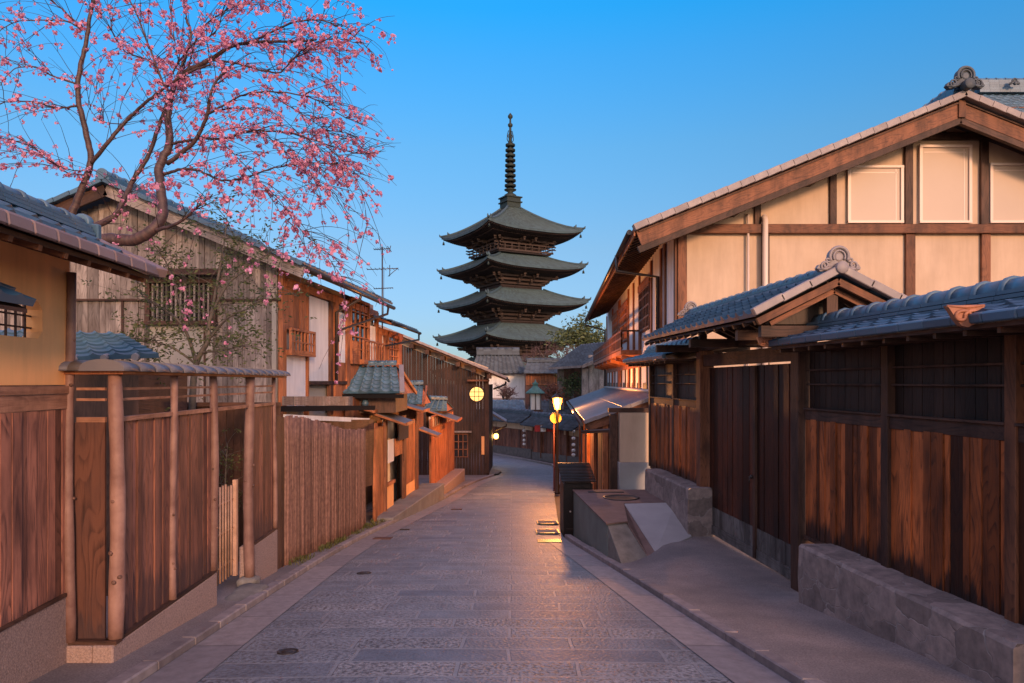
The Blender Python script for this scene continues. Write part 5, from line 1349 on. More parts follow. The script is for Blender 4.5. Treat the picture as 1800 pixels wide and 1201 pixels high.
for sg, xe in ((-1, eav.x+.06), (1, 15.5)):
    mb = MB(); mb.bar((xe,RY+.03,rz(xe)-.22),(apx.x,RY+.03,apx.z-.22),.06,.30); build('bargeboard', mb, M['beam'], bh)
    mb = MB(); mb.bar((xe,RY+.06,rz(xe)-.44),(apx.x,RY+.06,apx.z-.44),.10,.13); mb.bar((xe,RY+.02,rz(xe)-.085),(apx.x,RY+.02,apx.z-.085),.10,.03); build('bargeboard_trim', mb, M['beam_dark'], bh)
mb = MB(); mb.abox(apx.x-.07,apx.x+.07,RY-.035,RY-.004,apx.z-.40,apx.z-.06); build('apex_plate', mb, M['beam'], bh)
mb = MB()
for sg, xe, xt in ((-1, eav.x, exE), (1, 15.5, 16.0)):
    mb.hexa([(xe+.03,RY+.1,rz(xe)-.10),(apx.x,RY+.1,apx.z-.12),(rix,yE-.05,apx.z-.12),(xt+.03,yE-.05,rz(xe)-.10),(xe+.03,RY+.1,rz(xe)-.05),(apx.x,RY+.1,apx.z-.05),(rix,yE-.05,apx.z-.05),(xt+.03,yE-.05,rz(xe)-.05)])
build('roof_boards', mb, M['beam'], bh)
mb = MB(); k = RY+.25
while k < yE: mb.bar((1.66+.059*k,k,eav.z-.10),(HX(k)+.05,k,eav.z+.31),.06,.08); k += .36
build('rafters', mb, M['beam_dark'], bh)
mb = MB()
for x in (apx.x, 6.2, 12.0, 4.6): mb.cut(); mb.bar((x,RY+.12,rz(x)-.36),(x,WYg,rz(x)-.36),.16,.18)
build('purlin', mb, M['beam_dark'], bh)
mb = MB(); mb.bar((eav.x-.03,RY,eav.z-.06),(exE-.03,yE,eav.z-.06),.03,.17); build('fascia', mb, M['orange_wood'], bh)
mb = MB(); mb.tube([(eav.x-.10,RY+.2,eav.z-.03),(exE-.10,yE,eav.z-.10)],.055,10)
def hp(px, py): y = HYp(px); return V(HX(y), y, (HY-py)/F*y)
mb.tube([(exE-.1,yE-.1,eav.z-.12),(exE-.1,yE-.1,eav.z-.35),(HX(yE)-.16,yE-.1,eav.z-.6),(HX(yE)-.16,yE-.1,-.2)],.045,8)
gy = 17.0; mb.tube([(1.5+.059*gy,gy,eav.z-.05),(1.5+.059*gy,gy,eav.z-.42),(HX(gy)-.1,gy+.1,eav.z-.55),(HX(gy)-.1,gy+.1,-.2)],.05,8)
build('gutter', mb, M['gutter'], bh)
ridge('ridge', (apx.x,RY,apx.z+.02), (rix,yE,apx.z+.02), bh, M['tile_cap'], .11, .32, 4, .34, .06)
oni((apx.x-.02,RY-.12,apx.z+.16), (1,0,0), (0,-1,0), .40, bh, M['tile_far'])
# street face of the house
def hw_(name, a, b_, z0, z1, mat, off=0.0, th=.08, parent=bh):
    y0_, y1_ = sorted((HYp(a), HYp(b_))); mb = MB(); f = lambda y, o: HX(y)-o
    mb.hexa([(f(y0_,off),y0_,z0),(f(y0_,off-th),y0_,z0),(f(y1_,off-th),y1_,z0),(f(y1_,off),y1_,z0),(f(y0_,off),y0_,z1),(f(y0_,off-th),y0_,z1),(f(y1_,off-th),y1_,z1),(f(y1_,off),y1_,z1)])
    return build(name, mb, mat, parent)
hw_('side_wall', 1189, 1066, g(20)-.5, 3.5, M['plaster_white'], 0, .12)
def hpost(px, z0, z1, mat, w_=.12, off=.05):
    y = HYp(px); mb = MB(); f = lambda y, o: HX(y)-o
    mb.hexa([(f(y,off),y-w_/2,z0),(f(y,0),y-w_/2,z0),(f(y,0),y+w_/2,z0),(f(y,off),y+w_/2,z0),(f(y,off),y-w_/2,z1),(f(y,0),y-w_/2,z1),(f(y,0),y+w_/2,z1),(f(y,off),y+w_/2,z1)])
    return build('post', mb, mat, bh)
for px in (1189.5,1171,1164,1146.5,1125.5,1115,1106,1091,1089,1078,1067.5): hpost(px, -.3, 3.2, M['orange_wood'] if px < 1165 else M['beam'], .14, .05)
for (a, b_) in ((1127,1145),(1092,1105),(1079,1088)):
    w_ = hw_('window', a, b_, 1.45, 2.62, M['glass'], .015, .02); OFF[w_.name] = OFF[bh.name]
    mb = MB(); ya_, yb_ = sorted((HYp(a), HYp(b_)))
    for k in range(8): y = lerp(ya_,yb_,k/7); mb.bar((HX(y)-.05,y,1.42),(HX(y)-.05,y,2.66),.05,.05,(1,0,0))
    for z in (1.5,1.8,2.1,2.4,2.62): mb.bar((HX(ya_)-.055,ya_,z),(HX(yb_)-.055,yb_,z),.045,.045)
    build('frame', mb, M['orange_wood'] if a != 1127 else M['beam'], w_)
    hw_('lintel', a-1, b_+1, 2.66, 2.85, M['orange_wood'], .09, .09)
# balcony
bal = hw_('balcony', 1128, 1065, .82, .95, M['orange_wood'], .62, .62); OFF[bal.name] = OFF[bh.name]
mb = MB(); ya_, yb_ = HYp(1128), HYp(1065)
n = 60
for k in range(n+1): y = lerp(ya_,yb_,k/n); mb.bar((HX(y)-.60,y,.96),(HX(y)-.60,y,1.5),.05,.04,(1,0,0))
for z in (1.0,1.3,1.52): mb.bar((HX(ya_)-.60,ya_-.1,z),(HX(yb_)-.60,yb_+.1,z),.06,.055)
for y in (ya_, yb_):
    for k in range(4): mb.bar((HX(y)-.6+.19*k,y,.96),(HX(y)-.6+.19*k,y,1.5),.05,.05,(0,1,0))
    mb.bar((HX(y)-.62,y,1.52),(HX(y),y,1.52),.05,.05)
build('balustrade', mb, M['beam'], bal)
mb = MB()
for k in range(8): y = lerp(ya_+.2,yb_-.2,k/7); mb.cut(); mb.bar((HX(y)-.58,y,.76),(HX(y),y,.62),.12,.12)
build('bracket', mb, M['orange_wood'], bal)
hw_('head_beam', 1142, 1066, .45, .75, M['orange_wood'], .05, .05)
for k in range(12):
    y = lerp(18.2, 34.5, k/11)
    px = CX+F*HX(y)/y
    hpost(px, -.3, .45, M['beam_dark'], .10, .04)
    mb = MB(); y2 = y+.45; mb.abox(HX(y2)-.03,HX(y2)-.001,y2-.28,y2+.28,-.24,-.02); build('vent', mb, M['metal_dark'], bh)
# lean-to along the street
lt = thing('lean_to', 'low lean-to with grey sheet roof in front of the merchant house beside the lamp', 'lean-to', (2.6, 22, g(22)))
LEx = lambda y: .747+.059*y
ya_, yb_ = 16.5, 35.4; ze = -.93; zw = -.30
mb = MB(); n = 14
for i in range(n):
    a, b_ = lerp(ya_,yb_,i/n), lerp(ya_,yb_,(i+1)/n)
    for (u0, u1) in ((0,.52),(.5,1.0)):
        h0 = .012 if u0 else 0.0
        p = lambda y, u, z: (lerp(LEx(y)-.03, HX(y)-.03, u), y, lerp(ze, zw, u)+z+h0)
        mb.hexa([p(a+.006,u0,0),p(a+.006,u1,0),p(b_-.006,u1,0),p(b_-.006,u0,0),p(a+.006,u0,.03),p(a+.006,u1,.03),p(b_-.006,u1,.03),p(b_-.006,u0,.03)])
build('sheet_roof', mb, M['seam_metal'], lt, bevel=.006)
mb = MB(); p = lambda y, u, z: V(lerp(LEx(y)-.03, HX(y)-.03, u), y, lerp(ze, zw, u)+z)
mb.hexa([p(ya_+.05,0.02,-.08),p(ya_+.05,1,-.08),p(yb_,1,-.08),p(yb_,.02,-.08),p(ya_+.05,0.02,-.004),p(ya_+.05,1,-.004),p(yb_,1,-.004),p(yb_,.02,-.004)]); build('roof_boards', mb, M['beam'], lt)
verge('verge_tiles', p(ya_-.03,-.01,.01), p(ya_-.03,1,.03), lt, M['tile_pink_lit'], .16, .09, 7)
mb = MB(); mb.bar(p(ya_,.02,-.13), p(ya_,1,-.13), .06, .20); mb.bar(p(ya_+.2,.1,-.26), p(ya_+.2,1,-.26), .08, .14); build('bargeboard', mb, M['beam'], lt)
mb = MB(); mb.tube([p(ya_,-.04,-.02), p(yb_,-.04,-.03)], .05, 9)
mb.tube([p(ya_+.2,-.04,-.03), p(ya_+.2,-.03,-.22), (2.20,15.95,-1.08), (2.24,15.9,-1.2), (2.24,15.9,-2.6)], .045, 9)
build('gutter', mb, M['gutter'], lt)
mb = MB(); mb.tube([p(lerp(ya_,yb_,.0),1,.06)+V(-.03,0,0), p(yb_,1,.06)+V(-.03,0,0)], .05, 6); build('flashing', mb, M['pipe_white'], lt)
LWx = lambda y: 1.25+.059*y
mb = MB(); boards(mb, LWx(16.6), 16.6, LWx(yb_), yb_, lambda t: lerp(g(16.6), g(yb_), t)-.1, -.86, 44, th=.03, nside=-1, prot=.02); build('board_wall', mb, M['brown_wood'], lt)
mb = MB(); boards(mb, LWx(16.6), 16.62, HX(16.6), 16.62, g(16)-.1, -.6, 12, th=.03); build('end_wall', mb, M['brown_wood'], lt)
mb = MB()
for y in (16.6, 20.5, 24.5, 28.5, 32.5): mb.cut(); mb.bar((LWx(y)-.05,y,g(y)-.2),(LWx(y)-.05,y,-.86),.12,.12,(1,0,0))
build('post', mb, M['orange_wood'], lt)
pr = thing('plaster_pillar', 'pale plaster pillar on a concrete footing where the far board wall ends', 'pillar', (2.65, 15.3, g(15)))
mb = MB(); mb.abox(2.33,3.1,15.35,15.6,-1.73,-.66); build('plaster', mb, M['plaster_peach'], pr)
mb = MB(); mb.abox(2.30,3.1,15.30,15.62,g(15)-.2,-1.735); build('footing', mb, M['concrete_pale'], pr, bevel=.01)
mb = MB(); mb.abox(2.14,2.30,15.5,15.62,g(15)-.2,-.7); mb.abox(2.1,3.0,15.42,15.54,-.655,-.56); build('post', mb, M['beam_dark'], pr)

# ---- neighbouring roof behind the ridge at top right
nr = thing('neighbour_roof', 'dark tiled ridge of a taller house behind the merchant house at top right', 'house', (20, 25, g(25)))
c0, c1 = P(1716,166,24.5), P(2050,166,24.5)
ridge('ridge', c0, c1, nr, M['tile_cap'], .10, .33, 5, .4, .09)
tiled_slope('tiled_roof', P(1650,204,22.5), P(2050,208,22.5), c1, c0, nr, M['tile'], tw=.3, tl=.3, S=4)
oni(P(1712,158,24.3), (0,1,0), (-1,0,0), .42, nr, M['tile_far'])
mb = MB(); d0 = P(1668,185,22.6); mb.tube([d0, c0+V(-.2,0,.1)], .12, 10); build('hip_ridge', mb, M['tile_cap'], nr)
oni(P(1783,148,24.1), (1,0,0), (0,-1,0), .2, nr, M['tile_far'])
mb = MB(); mb.prism([P(1760,188,23.2),P(2050,188,23.2),P(2050,215,23.2),P(1760,215,23.2)], (0,.2,0)); mb.prism([P(1700,200,23.4),P(2050,200,23.4),P(2050,670,23.4),P(1700,670,23.4)], (0,5,0)); build('wall', mb, M['beam'], nr)

# ---- street lamp, sign pole
lx, ly = P(979.5,0,24).x, 24.0
sl = thing('street_lamp', 'lit street lamp with black post and glowing lantern standing by the lean-to', 'street lamp', (lx, ly, g(ly)))
zg = g(ly)
mb = MB(); mb.lathe((lx,ly,zg-.02), [(.10,0),(.10,.05),(.075,.08),(.07,1.0),(.058,1.06),(.045,1.12),(.042,2.78),(.06,2.80),(.06,2.84),(.03,2.87)], 14); build('post', mb, M['metal_dark'], sl)
zl = zg+2.83
mb = MB(); mb.lathe((lx,ly,zl), [(.09,0),(.165,.36),(.16,.38)], 6, smooth=False); build('lantern_glass', mb, M['lamp_glow'], sl)
mb = MB(); mb.lathe((lx,ly,zl+.38), [(.21,0),(.20,.03),(.08,.13),(.03,.15),(.03,.19),(.01,.22)], 12)
for k in range(6): a = k*math.pi/3; mb.tube([(lx+.093*math.cos(a),ly+.093*math.sin(a),zl),(lx+.168*math.cos(a),ly+.168*math.sin(a),zl+.38)],.008,4)
mb.tube([(lx,ly,zl-.03),(lx,ly,zl)],.07,10); build('lantern_cap', mb, M['metal_dark'], sl)
ld = bpy.data.lights.new('lamp_light', 'POINT'); lo = bpy.data.objects.new('lamp_light', ld); COL.objects.link(lo); lo.parent = sl; lo.location = (-.02,-.34,zl+.16-zg); ld.energy = 1000; ld.color = (1.0,.36,.10); ld.shadow_soft_size = .13
sx, sy = P(974,0,24.6).x, 24.6
sp = thing('sign_pole', 'thin reddish pole with round sign coloured as yellow lamplit behind the lit lamp', 'sign', (sx, sy, g(sy)))
mb = MB(); mb.tube([(sx,sy,g(sy)-.1),(sx,sy,P(0,728,sy).z)],.03,10); build('pole', mb, plain('red_brown_pole',(.16,.05,.035),.5,.05,2,0), sp)
c_ = P(977,735,24.55); mb = MB(); mb.tube([c_+V(0,.012,0), c_-V(0,.0,0)], .19, 26, smooth=False); build('sign_disc', mb, M['sign_yellow_lit'], sp)
mb = MB(); mb.tube([c_+V(.19*math.cos(k*math.pi/13), -.004, .19*math.sin(k*math.pi/13)) for k in range(27)], .010, 5); build('rim', mb, M['yellow_glint'], sp)
# ================================================================== BACKGROUND
pg_ = thing('pagoda', 'five storey dark wooden pagoda with curved tiled roofs and tall bronze spire', 'pagoda', (P(897,0,115).x, 115, -3.2))
PC = V(P(897,0,115).x, 115, 0); TH = R(-15.4)
def rot(x, y): return V(PC.x+x*math.cos(TH)-y*math.sin(TH), PC.y+x*math.sin(TH)+y*math.cos(TH), 0)
# square whose corners lie on the axes of the rotated frame
def sq(h, k, u):
    """point on side k (0..3) of a square of corner radius h, u in -1..1"""
    cs = [(1,0),(0,1),(-1,0),(0,-1)]
    a, b_ = cs[k], cs[(k+1) % 4]; t = (u+1)/2
    return rot(lerp(a[0],b_[0],t)*h, lerp(a[1],b_[1],t)*h)
def proof_(name, Re, Rt, zc, rise, lift, cols, rows, curve=1.35):
    mb = MB()
    for k in range(4):
        def Fn(u, v, k=k):
            uu = 2*u-1; h = lerp(Re, Rt, v)
            p = sq(h, k, uu); z = zc-lift+rise*(v**curve)+lift*(abs(uu)**3.2)*(1-v)**1.5
            # eave line bows in plan
            return V(p.x, p.y, z)
        tiles(mb, Fn, cols, rows, .085, .05, 4, prof_r, None, .28)
    return build(name, mb, M['pagoda_tile'], pg_)
levels = [ # corner radius, z corner, body radius, top radius, rise
    (13.4, 1.7, 6.6, 6.3, 3.1, 'a'), (13.0, 7.3, 6.2, 5.7, 2.7, 'b'), (12.75, 12.8, 5.6, 5.3, 2.7, 'c'), (12.3, 18.35, 5.15, 5.3, 2.5, 'd'), (11.85, 24.0, 4.7, .9, 5.2, 'e')]
zprev = -3.2
for i, (Re, zc, Rb, Rt, rise, _) in enumerate(levels):
    lift = .8
    proof_('tiled_roof', Re, Rt, zc, rise, lift, 34, 9 if i < 4 else 16, 1.25 if i < 4 else 1.35)
    # hip ridges with upturned ends
    mb = MB()
    for k in range(4):
        mb.cut(); pts = []
        for s_ in range(9):
            v = s_/8*.98; p = sq(lerp(Re*1.0, Rt, v), k, -1); z = zc-lift+rise*(v**(1.25 if i < 4 else 1.35))+lift*(1-v)**1.5+.12
            pts.append(V(p.x, p.y, z))
        mb.tube(pts, [.20]*9, 6)
        p0 = pts[0]; d = (pts[0]-pts[1]).normalized()
        mb.tube([p0, p0+d*.3+V(0,0,.16), p0+d*.4+V(0,0,.45)], [.2,.15,.05], 6)
        q0 = pts[1]; mb.tube([q0+V(0,0,.1), q0+d*.2+V(0,0,.3), q0+d*.3+V(0,0,.6)], [.24,.17,.05], 6)
    build('hip_ridge', mb, M['pagoda_tile'], pg_)
    # wind bells
    mb = MB()
    for k in range(4):
        p = sq(Re*.97, k, -1); mb.cut(); mb.lathe((p.x,p.y,zc-1.25), [(.02,.55),(.03,.5),(.13,.42),(.2,0)], 8); mb.tube([(p.x,p.y,zc-.7),(p.x,p.y,zc-.3)],.03,4)
    build('wind_bell', mb, M['bronze'], pg_)
    # soffit with two rows of rafters
    mb = MB(); zb = zc-lift
    for k in range(4):
        def S1(u, v, k=k):
            uu = 2*u-1; h = lerp(Re*.975, Rb+1.6, v); p = sq(h, k, uu)
            return V(p.x, p.y, zb-.32+lift*(abs(uu)**3.2)*(1-v)**2-.35*v)
        mb.grid(S1, 16, 5, (1,1))
        for j in range(46):
            uu = -1+2*(j+.5)/46
            for (va, vb, dz) in ((.0,.55,-.10),(.35,1.0,-.22)):
                a = S1((uu+1)/2, va)+V(0,0,dz); b_ = S1((uu+1)/2, vb)+V(0,0,dz)
                mb.bar(a, b_, .13, .13)
    build('rafters', mb, M['pagoda_wood'], pg_)
    # bracket tiers
    mb = MB()
    tiers = [(Rb+.45, zb-2.1), (Rb+1.15, zb-1.55), (Rb+1.9, zb-1.05)]
    for (h, z) in tiers:
        for k in range(4):
            a, b_ = sq(h, k, -1), sq(h, k, 1); a.z = b_.z = z
            mb.bar(a+(a-b_)*.02, b_+(b_-a)*.02, .26, .30)
    for k in range(4):
        for uu in (-.98,-.36,.36,.98):
            for (h0, h1, z) in ((Rb-.1, Rb+1.3, zb-1.85), (Rb-.1, Rb+2.1, zb-1.3), (Rb, Rb+3.0, zb-.95)):
                a = sq(h0, k, uu*.86); n_ = (sq(h0, k, 0)-PC); n_.z = 0; n_.normalize()
                if abs(uu) > .9: n_ = (sq(h0, k, 1 if uu > 0 else -1)-PC); n_.z = 0; n_.normalize()
                b_ = a+n_*(h1-h0); a.z = z; b_.z = z+(.0 if z < zb-1 else -.25)
                mb.bar(a, b_, .28, .26)
                for q_ in (.5, 1.0):
                    c = a.lerp(b_, q_)+V(0,0,.26); mb.box(c, (.2,0,0), (0,.2,0), (0,0,.12))
    build('brackets', mb, M['pagoda_wood2'], pg_)
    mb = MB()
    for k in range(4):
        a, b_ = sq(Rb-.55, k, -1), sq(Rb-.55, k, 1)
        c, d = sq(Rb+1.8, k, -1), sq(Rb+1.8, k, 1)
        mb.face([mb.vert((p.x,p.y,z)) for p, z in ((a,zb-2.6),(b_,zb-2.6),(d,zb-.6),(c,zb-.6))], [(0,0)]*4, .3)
    build('bracket_shade_boards', mb, M['pagoda_wood'], pg_)  # dark sheets added as painted shade behind the brackets
    # body walls with posts, door and rails
    z0 = zprev; z1 = zb-.9
    mb = MB()
    for k in range(4):
        a, b_ = sq(Rb-.25, k, -1), sq(Rb-.25, k, 1)
        mb.face([mb.vert((p.x,p.y,z)) for p, z in ((a,z0),(b_,z0),(b_,z1),(a,z1))], [(0,0)]*4, .4)
    build('wall', mb, M['pagoda_wood2'], pg_)
    mb = MB()
    for k in range(4):
        for uu in (-1,-.36,.36):
            p = sq(Rb-.15, k, uu); mb.tube([(p.x,p.y,z0),(p.x,p.y,z1)],.24,8)
        for z in (z1-1.25, z1-1.9, z0+.5):
            a, b_ = sq(Rb-.02, k, -1), sq(Rb-.02, k, 1); a.z = b_.z = z; mb.bar(a, b_, .16, .24)
        for j in range(12):
            uu = -.3+.6*j/11; p = sq(Rb-.12, k, uu); mb.bar((p.x,p.y,z1-3.0),(p.x,p.y,z1-1.9),.08,.08,(1,0,0))
    build('posts_and_rails', mb, M['pagoda_wood'], pg_)
    zprev = zc-lift+rise-.15
    if i == 3:
        mb = MB(); hb = 6.9; zf = zprev+.55
        for k in range(4):
            a, b_ = sq(hb, k, -1), sq(hb, k, 1); e = (b_-a).normalized()*.7
            for z, w_ in ((zf,.28),(zf+.55,.14),(zf+1.0,.18)):
                p, q_ = V(a.x,a.y,z), V(b_.x,b_.y,z); mb.bar(p-e*(1 if z > zf else .3), q_+e*(1 if z > zf else .3), .16, w_)
            for j in range(8):
                p = a.lerp(b_, j/8); mb.bar((p.x,p.y,zf),(p.x,p.y,zf+1.05),.14,.14,(1,0,0))
        build('balustrade', mb, M['pagoda_wood2'], pg_)
        mb = MB()
        mb.prism([V(*sq(6.7,k,-1)[:2],zf-.35) for k in range(4)], (0,0,.2)); build('balcony_floor', mb, M['pagoda_wood'], pg_)
# spire
zt = levels[4][1]-.8+5.4
spz = lambda py: (HY-py)/F*115
mb = MB(); b = .0
for (h, za, zb2) in ((1.75, zt-.5, spz(358)), (2.05, spz(358), spz(356)), (1.75, spz(356), spz(349.5)), (2.05, spz(349.5), spz(347.5))):
    mb.prism([V(*sq(h*1.0,k,-1)[:2],za) for k in range(4)], (0,0,zb2-za))
build('roof_cap', mb, M['bronze'], pg_)
mb = MB(); c0 = V(PC.x, PC.y, 0)
mb.lathe(c0, [(1.1,spz(347.5)),(.95,spz(343)),(.5,spz(340)),(.4,spz(338)),(.95,spz(335)),(1.0,spz(333.5)),(.3,spz(333)),(.28,spz(250)),(.2,spz(232)),(.12,spz(202))], 14)
build('spire_mast', mb, M['bronze'], pg_)
for k in range(9):
    z = lerp(spz(327), spz(256), k/8); r_ = lerp(.92,.78,k/8); mb = MB()
    mb.lathe((PC.x,PC.y,z), [(.25,-.12),(r_*.82,-.24),(r_,-.12),(r_,.18),(r_*.85,.24),(.25,.12)], 16); build('spire_ring', mb, M['bronze'], pg_)
mb = MB()
for a in (0, math.pi/2):
    dx = V(math.cos(a+.4), math.sin(a+.4), 0)
    for sg in (-1, 1):
        mb.tube([V(PC.x,PC.y,spz(252))+dx*sg*.25, V(PC.x,PC.y,spz(246))+dx*sg*.55, V(PC.x,PC.y,spz(238))+dx*sg*.5, V(PC.x,PC.y,spz(230))+dx*sg*.3], .07, 5)
        mb.tube([V(PC.x,PC.y,spz(244))+dx*sg*.2, V(PC.x,PC.y,spz(240))+dx*sg*.42, V(PC.x,PC.y,spz(234))+dx*sg*.12], .06, 5)
build('water_flame', mb, M['bronze'], pg_)
mb = MB(); mb.lathe(c0, [(.12,spz(225)),(.38,spz(222)),(.40,spz(219)),(.14,spz(216)),(.12,spz(210)),(.38,spz(207)),(.40,spz(204)),(.2,spz(201)),(.02,spz(198.5))], 14); build('jewel', mb, M['bronze'], pg_)

# ---- houses between the street and the pagoda
def simple_house(name, label, wall, roofs, base):
    t_ = thing(name, label, 'house', base); return t_
wh = thing('white_house', 'white plaster house with dark tiled roof under the pagoda', 'house', tuple(P(890,740,62)))
mb = MB(); a, b_ = P(836,700,62), P(925,657,62); mb.abox(a.x,b_.x,62,68,-5.2,b_.z+.3); build('wall', mb, M['plaster_white'], wh)
e0, e1, r1, r0 = P(826,656,61.2), P(926,656,61.2), P(913,624,64.8), P(838,624,64.8)
tiled_slope('tiled_roof', e0, e1, r1, r0, wh, M['tile_far'], tw=.42, tl=.38, amp=.11, S=6)
ridge('ridge', r0, r1, wh, M['tile_far'], .2, .6, 3, .6, .16)
mb = MB(); mb.bar(P(862,701,61.9), P(925,701,61.9), .1, .15); build('rail', mb, M['tile_pink_lit'], wh)
lw2 = thing('low_house', 'low brown house with small tiled roof right of the white house', 'house', tuple(P(950,720,58)))
a, b_ = P(924,700,58), P(985,657,58); mb = MB(); mb.abox(a.x,b_.x,58,62,-5,b_.z+.2); build('wall', mb, M['fence_wood'], lw2)
mb = MB()
for k in range(22): x = lerp(a.x+.1,b_.x-.1,k/21); mb.bar((x,57.97,P(0,676,58).z),(x,57.97,P(0,658,58).z),.07,.05,(0,1,0))
mb.bar(P(924,676,57.95),P(985,676,57.95),.1,.1); mb.bar(P(924,657,57.95),P(985,657,57.95),.1,.1)
build('lattice', mb, M['orange_wood'], lw2)
tiled_slope('tiled_roof', P(920,656,57.2), P(992,656,57.2), P(990,637,60), P(926,637,60), lw2, M['tile_far'], tw=.4, tl=.36, amp=.05, S=5)
ridge('ridge', P(926,637,60), P(992,637,60), lw2, M['tile_far'], .15, .5, 2, .4, .1)
gh = thing('grey_house', 'old house with broad grey tiled roof left of the merchant house', 'house', tuple(P(1025,720,50)))
tiled_slope('tiled_roof', P(965,647,50), P(1022,643,46.5), P(1075,600,49), P(1022,606,54), gh, M['tile_far'], tw=.36, tl=.34, amp=.05, S=5)
tiled_slope('tiled_roof', P(1022,643.5,46.4), P(1080,622,47), P(1080,598,50), P(1075,600,49.2), gh, M['tile_far'], tw=.36, tl=.34, amp=.05, S=4)
mb = MB(); mb.bar(P(966,648,49.9), P(1022,644.5,46.5), .2, .15); mb.bar(P(1022,645,46.5), P(1080,622,47), .2, .2); build('eave_board', mb, M['grey_wood'], gh)
mb = MB(); a, b_ = P(1034,690,47.5), P(1075,640,47.5); boards(mb, a.x,47.5,b_.x,47.5,-4.8,b_.z+.6,16,th=.05); build('board_wall', mb, M['grey_wood'], gh)
mb = MB(); a, b_ = P(980,690,51.5), P(1034,650,51.5); mb.abox(a.x,b_.x,51.5,51.8,-4.8,b_.z+.6); build('wall', mb, M['brown_wood'], gh)
mb = MB()
for px, Y in ((986,50.6),(1028,47.4)): mb.cut(); mb.bar(P(px,720,Y), P(px,648,Y), .42, .2, (0,1,0))
build('post', mb, M['grey_wood'], gh)
# shrine-like copper roofed lantern
cl = thing('copper_lantern', 'tall garden lantern with green copper roof left of the lamp', 'lantern', tuple(P(941,790,45)))
q = lambda py: (HY-py)/F*45; cx_ = P(941,0,45).x
mb = MB(); mb.lathe((cx_,45,0), [(.62,q(692)),(.60,q(690)),(.25,q(682)),(.16,q(679)),(.15,q(677)),(.22,q(675)),(.05,q(671)),(.02,q(667))], 16); build('roof', mb, M['copper'], cl)
mb = MB(); mb.lathe((cx_,45,0), [(.38,q(720)),(.38,q(693))], 6, smooth=False); build('light_box', mb, M['shoji'], cl)
mb = MB(); mb.lathe((cx_,45,0), [(.5,q(724)),(.5,q(720))], 6, smooth=False); mb.lathe((cx_,45,0), [(.2,-5),(.2,q(724))], 8)
for k in range(6): a = k*math.pi/3+.5; mb.tube([(cx_+.4*math.cos(a),45+.4*math.sin(a),q(720)),(cx_+.4*math.cos(a),45+.4*math.sin(a),q(692))],.035,4)
build('frame', mb, M['brown_wood'], cl)
# curving street wall at the bend
cw = thing('bend_wall', 'brown board wall with blue tiled coping following the bend of the street', 'wall', (0, 44.5, g(44)))
pA, pB, pC = V(-6,50.5,0), V(P(866,0,47.5).x,47.5,0), V(P(936,0,43).x,43,0)
def run(root, a, b_, zb0, zb1, zt, basez, n, roof=True, mat='bend_lit_wood'):
    mb = MB(); boards(mb, a.x,a.y,b_.x,b_.y,lambda t: lerp(zb0,zb1,t)+basez,zt,n,th=.05,nside=1,prot=.03); build('board_panel', mb, M[mat], root)
    d = (b_-a).normalized(); nr_ = V(d.y,-d.x,0)
    mb = MB(); s_ = nr_*.12
    mb.hexa([V(a.x,a.y,zb0-.3)-s_,V(b_.x,b_.y,zb1-.3)-s_,V(b_.x,b_.y,zb1-.3)+s_,V(a.x,a.y,zb0-.3)+s_,V(a.x,a.y,zb0+basez)-s_,V(b_.x,b_.y,zb1+basez)-s_,V(b_.x,b_.y,zb1+basez)+s_,V(a.x,a.y,zb0+basez)+s_]); build('stone_base', mb, M['stone'], root)
    if roof:
        tiled_slope('tiled_roof', a+nr_*.9+V(0,0,zt), b_+nr_*.9+V(0,0,zt), b_+V(0,0,zt+.55), a+V(0,0,zt+.55), root, M['tile_far'], tw=.3, tl=.28, amp=.05, S=5)
        ridge('ridge', a+V(0,0,zt+.5), b_+V(0,0,zt+.5), root, M['tile_far'], .12, .4, 2, .35, .08)
run(cw, pA, pB, g(50), g(47.5), -2.6, .5, 20)
run(cw, pB, pC, g(47.5), g(43), -2.45, .5, 26)
mb = MB(); mb.bar(pB+V(0,-.1,-2.75), pC+V(0,-.1,-2.75), .06, .35); build('plaster_strip', mb, M['plaster_peach'], cw)
bw = thing('bend_house', 'low brown house front with pale top strip and tiled eave behind the lamp', 'house', (2.6, 40, g(40)))
pD = V(P(1030,0,37.5).x,37.5,0)
run(bw, pC+V(.05,0,0), pD, g(43), g(37.5), -2.55, .35, 26)
d_ = (pD-pC).normalized(); n_ = V(d_.y,-d_.x,0)
mb = MB(); mb.bar(pC+n_*.03+V(.2,0,-2.75), pD+n_*.03+V(0,0,-2.75), .05, .35); build('plaster_strip', mb, M['plaster_peach'], bw)
mb = MB()
for t in (.2,.45,.7): mb.cut(); p = pC.lerp(pD, t)+n_*.06; mb.bar((p.x,p.y,g(40)),(p.x,p.y,-2.5),.12,.12,(1,0,0))
build('post', mb, M['beam'], bw)
bh2 = thing('back_building', 'dim brown building with tiled roof between the bend wall and the white house', 'house', (0, 52, g(52)))
mb = MB(); a, b_ = P(862,720,52), P(1010,700,52); mb.abox(a.x,b_.x,52,55,-5,P(0,722,52).z); build('wall', mb, M['fence_wood'], bh2)
tiled_slope('tiled_roof', P(858,728,51), P(925,726,51), P(920,703,54), P(866,703,54), bh2, M['tile'], tw=.36, tl=.34, amp=.05, S=5)
tiled_slope('tiled_roof', P(925,727,50.5), P(1012,727,50), P(1000,702,53), P(935,703,53), bh2, M['tile_far'], tw=.36, tl=.34, amp=.05, S=5)
